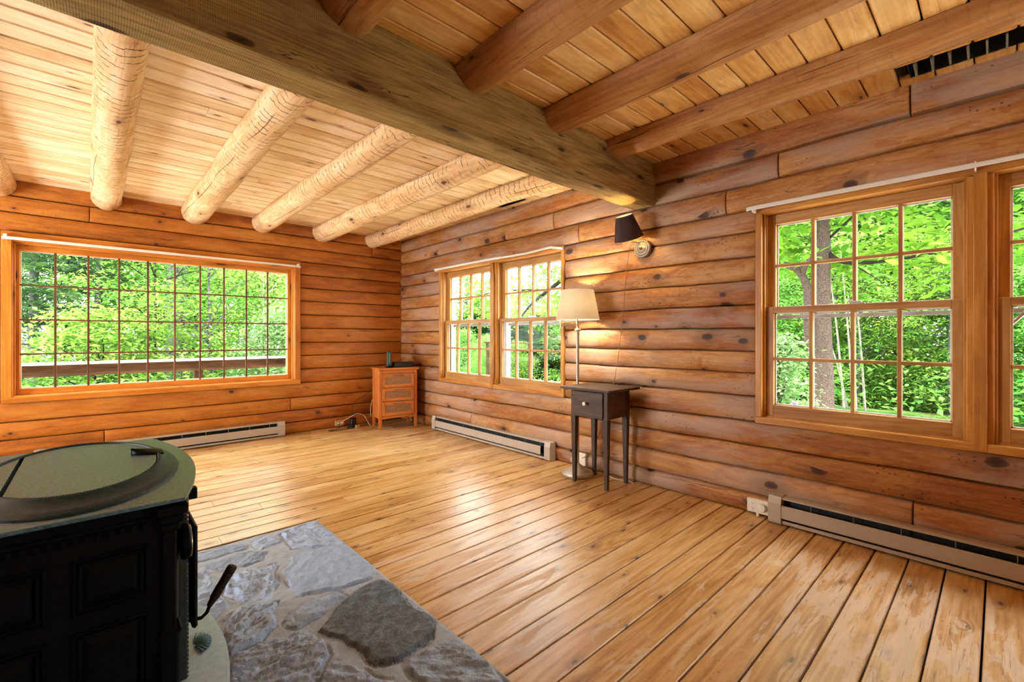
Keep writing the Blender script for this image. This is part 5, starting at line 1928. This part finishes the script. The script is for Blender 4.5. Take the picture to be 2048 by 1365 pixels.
# --- beyond the right-hand windows
root = thing('shade_tree', gl(7.0, 1.58), 'large speckled tree trunk with side limbs right outside the near windows', 'tree')
tk = MB()
merge(tk, limb([(0.0, -0.01, -0.3), (0, -0.015, 0.35), (0, -0.01, 1.0), (0.0, 0.0, 1.7), (0.0, -0.01, 2.7), (0.03, -0.03, 4.2), (0.1, -0.05, 6.5)], (0.130, 0.055), 18, 0.02))
tk.build('trunk', M['bark_brown'], root, local=True, smooth=True)
lb = MB()
gz = ground_z(7.0, 1.58)
q = lambda y, z, dx=0.0: (dx, y - 1.58, z - gz)
merge(lb, limb([q(1.655, 0.78), q(1.735, 1.25, -.03), q(1.73, 1.63, -.05), q(1.76, 1.86, -.05), q(1.86, 2.04, -.05), q(2.06, 2.14, -.05), q(2.5, 2.2, -.05), q(3.1, 2.5, .1)], (0.062, 0.03), 10, 0.04))
merge(lb, limb([q(1.80, 1.98, -.05), q(1.77, 2.10, -.05), q(1.70, 2.22, -.02)], (0.045, 0.05), 8, 0.05))
merge(lb, limb([q(1.68, 1.0), q(1.74, 1.08, -.03), q(1.775, 1.14, -.05)], (0.05, 0.022), 8, 0.05))
lb.build('left_limb', M['bark_brown'], root, local=True, smooth=True)
lb = MB()
merge(lb, limb([q(1.53, 2.24), q(1.42, 2.13, -.05), q(1.28, 2.06, -.1), q(0.94, 2.04, -.1), q(0.38, 2.10, -.1), q(-0.4, 2.3, -.1)], (0.034, 0.009), 8, 0.04))
merge(lb, limb([q(1.28, 2.06, -.1), q(1.1, 1.92, -.15), q(0.95, 1.78, -.2)], (0.010, 0.004), 6))
merge(lb, limb([q(1.5, 2.42), q(1.25, 2.62, -.1), q(0.9, 2.9, -.2), q(0.3, 3.2, -.3)], (0.018, 0.006), 6))
merge(lb, limb([q(1.55, 2.9), q(1.9, 3.2, -.3), q(2.6, 3.3, -.7), q(3.4, 3.2, -1.0)], (0.03, 0.010), 6))
lb.build('right_limb', M['branch'], root, local=True, smooth=True)
R3 = random.Random(77)
cs = []
for k in range(150):
    y = R3.uniform(-1.2, 3.0)
    z = R3.uniform(2.05, 4.2) + 0.12 * (y - .8) ** 2 * 0.3
    cs.append((R3.uniform(-0.9, 1.5), y - 1.58, z - gz))
leaves('foliage', M['leaf_big'], cs, 40, (.22, .22, .10), 0.135, root, tilt=0.5, slim=0.6, droop=0.2, oval=True)
R3 = random.Random(78)
cs = [(R3.uniform(-0.3, 1.2), R3.uniform(0.0, 2.3) - 1.58, R3.uniform(1.45, 2.2) - gz) for k in range(22)]
leaves('lower_sprays', M['leaf_big'], cs, 12, (.16, .16, .06), 0.12, root, tilt=0.35, slim=0.6, droop=0.2, oval=True)

# overhanging branch seen through the far pair
root = thing('oak_branch', (5.9, 5.5, ground_z(5.9, 5.5)), 'dark slanting tree limb with sparse leaves outside the far double-hung windows', 'tree')
gz = ground_z(5.9, 5.5)
lb = MB()
q = lambda x, y, z: (x - 5.9, y - 5.5, z - gz)
merge(lb, limb([(1.8, -2.6, -0.2), (1.6, -2.2, 2.0), q(6.6, 4.2, 2.75), q(6.3, 4.9, 2.42), q(6.05, 5.55, 1.98), q(6.0, 6.0, 1.70), q(6.0, 6.3, 1.42)], (0.085, 0.012), 8, 0.05))
merge(lb, limb([q(6.5, 4.4, 2.67), q(6.2, 5.5, 2.68), q(6.0, 6.4, 2.62), q(6.0, 7.6, 2.48)], (0.02, 0.008), 6))
merge(lb, limb([q(6.05, 5.55, 1.98), q(5.9, 6.4, 2.02), q(5.8, 7.2, 1.98), q(5.8, 8.0, 1.86)], (0.018, 0.01), 6))
merge(lb, limb([q(6.3, 4.9, 2.42), q(6.1, 5.6, 2.35), q(6.0, 6.3, 2.2)], (0.014, 0.005), 6))
lb.build('limb', M['branch'], root, local=True, smooth=True)
R3 = random.Random(79)
cs = []
for k in range(95):
    f = R3.random()
    cs.append(q(R3.uniform(5.7, 6.8), 4.3 + 3.6 * f, R3.uniform(1.45, 2.4) - 0.08 * f))
for k in range(14):
    cs.append(q(R3.uniform(5.8, 6.5), R3.uniform(4.3, 7.6), R3.uniform(2.45, 2.75)))
for k in range(12):
    cs.append(q(R3.uniform(5.8, 6.4), R3.uniform(4.2, 5.4), R3.uniform(1.1, 1.7)))
leaves('foliage', M['leaf_big'], cs, 15, (.15, .15, .09), 0.11, root, tilt=0.6, slim=0.5, droop=0.3, oval=True)

tree_broad('white_shrub', (5.8, 1.78, ground_z(5.8, 1.78)), 0.80, 0.34, 0.1, 'pale blossoming shrub at the lower left corner of the near window', None, M['leaf_pale'], M['branch'], 0.012, 80, 55, 0.055, (.09, .09, .08), 91, cat='shrub')
ir = thing('iris_flower', (5.35, 1.452, ground_z(5.35, 1.452)), 'single lilac iris flower in front of the pale shrub', 'flower')
gz = ground_z(5.35, 1.452)
b = MB()
b.tube([(0, 0, 0), (0.005, 0.005, 0.30 - gz), (0, 0, 0.435 - gz)], 0.004, 6)
b.build('stem', M['leaf_green'], ir, local=True)
b = MB()
for k in range(6):
    a_ = k * PI / 3
    sgn = 1 if k % 2 else -0.8
    pts = [(0, 0, 0.435 - gz), (0.022 * math.cos(a_), 0.022 * math.sin(a_), 0.435 - gz + 0.022 * max(sgn, .3)), (0.034 * math.cos(a_), 0.034 * math.sin(a_), 0.435 - gz + 0.035 * sgn)]
    b.tube(pts, [0.004, 0.014, 0.006], 6)
b.build('petals', M['petal'], ir, local=True, smooth=True)

root = thing('pale_sapling_clump', gl(9.0, 1.66), 'clump of thin pale leaning stems just right of the big trunk', 'sapling', None)
for k, (y0, y1, h_) in enumerate(((1.72, 1.95, 2.4), (1.62, 1.80, 2.6), (1.60, 1.72, 1.9), (1.5, 1.66, 2.2), (1.74, 2.15, 1.5))):
    b = limb([(0.1 * k, y0 - 1.66, -0.2), (0.1 * k, (y0 * .6 + y1 * .4) - 1.66, h_ * .45), (0.1 * k, y1 - 1.66, h_)], (0.020, 0.008), 6)
    b.build('stem', M['bark_pale'], root, local=True, smooth=True)
R3 = random.Random(80)
leaves('foliage', M['leaf_green'], [(R3.uniform(-.3, .6), R3.uniform(-.4, .5), R3.uniform(1.6, 2.9)) for _ in range(26)], 26, (.18, .18, .1), 0.09, root)

# rail fence glimpsed beyond the far windows
rf = thing('rail_fence', (8.0, 8.5, ground_z(8, 8.5)), 'dark single-rail fence beyond the far double-hung windows', 'fence')
b = MB()
b.box(7.97, 8.03, 8.02, 9.75, 0.945, 0.985, 0.004, 1)
b.build('rail', M['rail'], rf)
for y in (8.05, 9.7):
    b = MB()
    b.box(8.03, 8.10, y - 0.04, y + 0.04, ground_z(8, y) - 0.2, 0.99, 0.006, 2)
    b.build('post', M['rail'], rf)

# woodland behind: individual trees of four kinds
protos = {
    'broad': tree_broad('woodland_tree', gl(4.2, 17.0), 7.0, 2.0, 0.3, 'leafy green woodland tree far beyond the windows', 'leafy woodland trees', M['leaf_green'], M['bark_grey'], 0.10, 210, 60, 0.14, (.38, .38, .14), 201),
    'yellow': tree_broad('woodland_tree', gl(2.4, 15.2), 6.4, 1.8, 0.2, 'yellow-green woodland tree far beyond the windows', 'yellow-green woodland trees', M['leaf_maple'], M['bark_grey'], 0.08, 190, 60, 0.13, (.36, .36, .12), 202),
    'pine': tree_pine('woodland_pine', gl(-3.2, 19.0), 9.5, 'pine standing far back in the woodland', 'woodland pines', M['leaf_pine'], M['bark_grey'], 0.14, 1.0, 2.1, 203, 26, 0.22),
    'dark': tree_pine('dark_conifer', gl(13.5, 17.0), 4.3, 'dark low conifer far off beyond the far double-hung windows', 'dark low conifers', M['leaf_dark'], M['bark_brown'], 0.10, 0.2, 1.7, 204, 34, 0.24, 0.30),
}
spots = [('broad', -4.9, 15.6, 1.0), ('yellow', -0.6, 20.6, 1.1), ('broad', 1.4, 19.2, 1.15), ('pine', 2.6, 20.5, 1.0), ('broad', 5.6, 19.4, 1.1), ('yellow', 4.4, 21.5, 1.2),
         ('pine', -2.9, 21.5, 1.1), ('broad', 0.2, 22.5, 1.3), ('broad', -4.6, 17.0, 1.0), ('yellow', 3.6, 13.4, 0.7),
         ('broad', 14.0, 0.4, 1.0), ('yellow', 12.4, 2.6, 0.95), ('broad', 15.2, 3.4, 1.1), ('yellow', 15.5, -0.8, 1.1), ('broad', 12.6, -1.4, 0.9), ('broad', 17.5, 1.6, 1.35),
         ('yellow', 17.8, 4.8, 1.3), ('broad', 13.4, 5.0, 0.8), ('pine', 18.5, -1.8, 1.1), ('broad', 18.5, 6.6, 1.2), ('yellow', 11.8, -3.8, 1.0), ('broad', 14.6, -4.4, 1.1),
         ('yellow', 10.9, 0.6, 0.45), ('broad', 11.0, 3.4, 0.42), ('yellow', 11.2, 1.9, 0.40), ('broad', 10.6, -0.6, 0.45),
         ('dark', 16.5, 18.5, 1.0), ('dark', 15.0, 15.5, 0.95), ('dark', 17.5, 16.0, 1.05), ('dark', 13.0, 19.5, 1.0), ('dark', 16.0, 20.8, 1.1), ('dark', 18.5, 19.0, 1.1), ('dark', 17.0, 13.6, 1.0),
         ('broad', 10.2, 13.6, 0.40), ('yellow', 11.6, 12.2, 0.40), ('broad', 12.4, 14.6, 0.42), ('broad', 9.6, 11.6, 0.36),
         ('broad', 15.0, 17.2, 0.82), ('yellow', 17.6, 17.6, 0.86), ('broad', 13.6, 17.8, 0.82), ('broad', 18.0, 22.5, 0.75), ('broad', 20.5, 19.0, 0.74), ('yellow', 15.6, 13.0, 0.75), ('broad', 18.2, 15.0, 0.86),
         ('broad', 21.0, -2.5, 1.5), ('broad', 21.5, 1.2, 1.5), ('broad', 20.5, 4.2, 1.4), ('yellow', 21.0, 7.6, 1.4), ('broad', 16.4, 6.0, 1.0), ('yellow', 13.2, 1.2, 0.62), ('broad', 13.8, 2.6, 0.66), ('broad', 13.4, -0.6, 0.62), ('broad', 13.0, 3.9, 0.6),
         ('broad', 25.0, -4.5, 1.9), ('broad', 25.5, 0.0, 1.9), ('broad', 25.0, 5.0, 1.8), ('broad', 24.0, 9.5, 1.7), ('yellow', 14.4, 4.0, 0.7), ('broad', 1.6, 24.5, 1.5), ('broad', 5.4, 24.0, 1.5)]
R4 = random.Random(5)
for kd, x, y, sc_ in spots:
    c = copy_tree(protos[kd])
    c.location = gl(x, y)
    c.rotation_euler = (0, 0, R4.uniform(0, 6.28))
    c.scale = (sc_, sc_, sc_)

R5 = random.Random(6)
cs = []
for k in range(900):
    if k % 2:
        x, y = R5.uniform(-5, 8), R5.uniform(9.6, 19)
    else:
        x, y = R5.uniform(8.8, 17), R5.uniform(-4, 16)
    cs.append((x, y, ground_z(x, y) + R5.uniform(0.05, 0.75)))
ug = leaves('undergrowth', M['leaf_green'], cs, 34, (.30, .30, .14), 0.12, None, tilt=0.5)
tag(ug, 'tangle of low green undergrowth under the trees outside', 'undergrowth', kind='stuff')
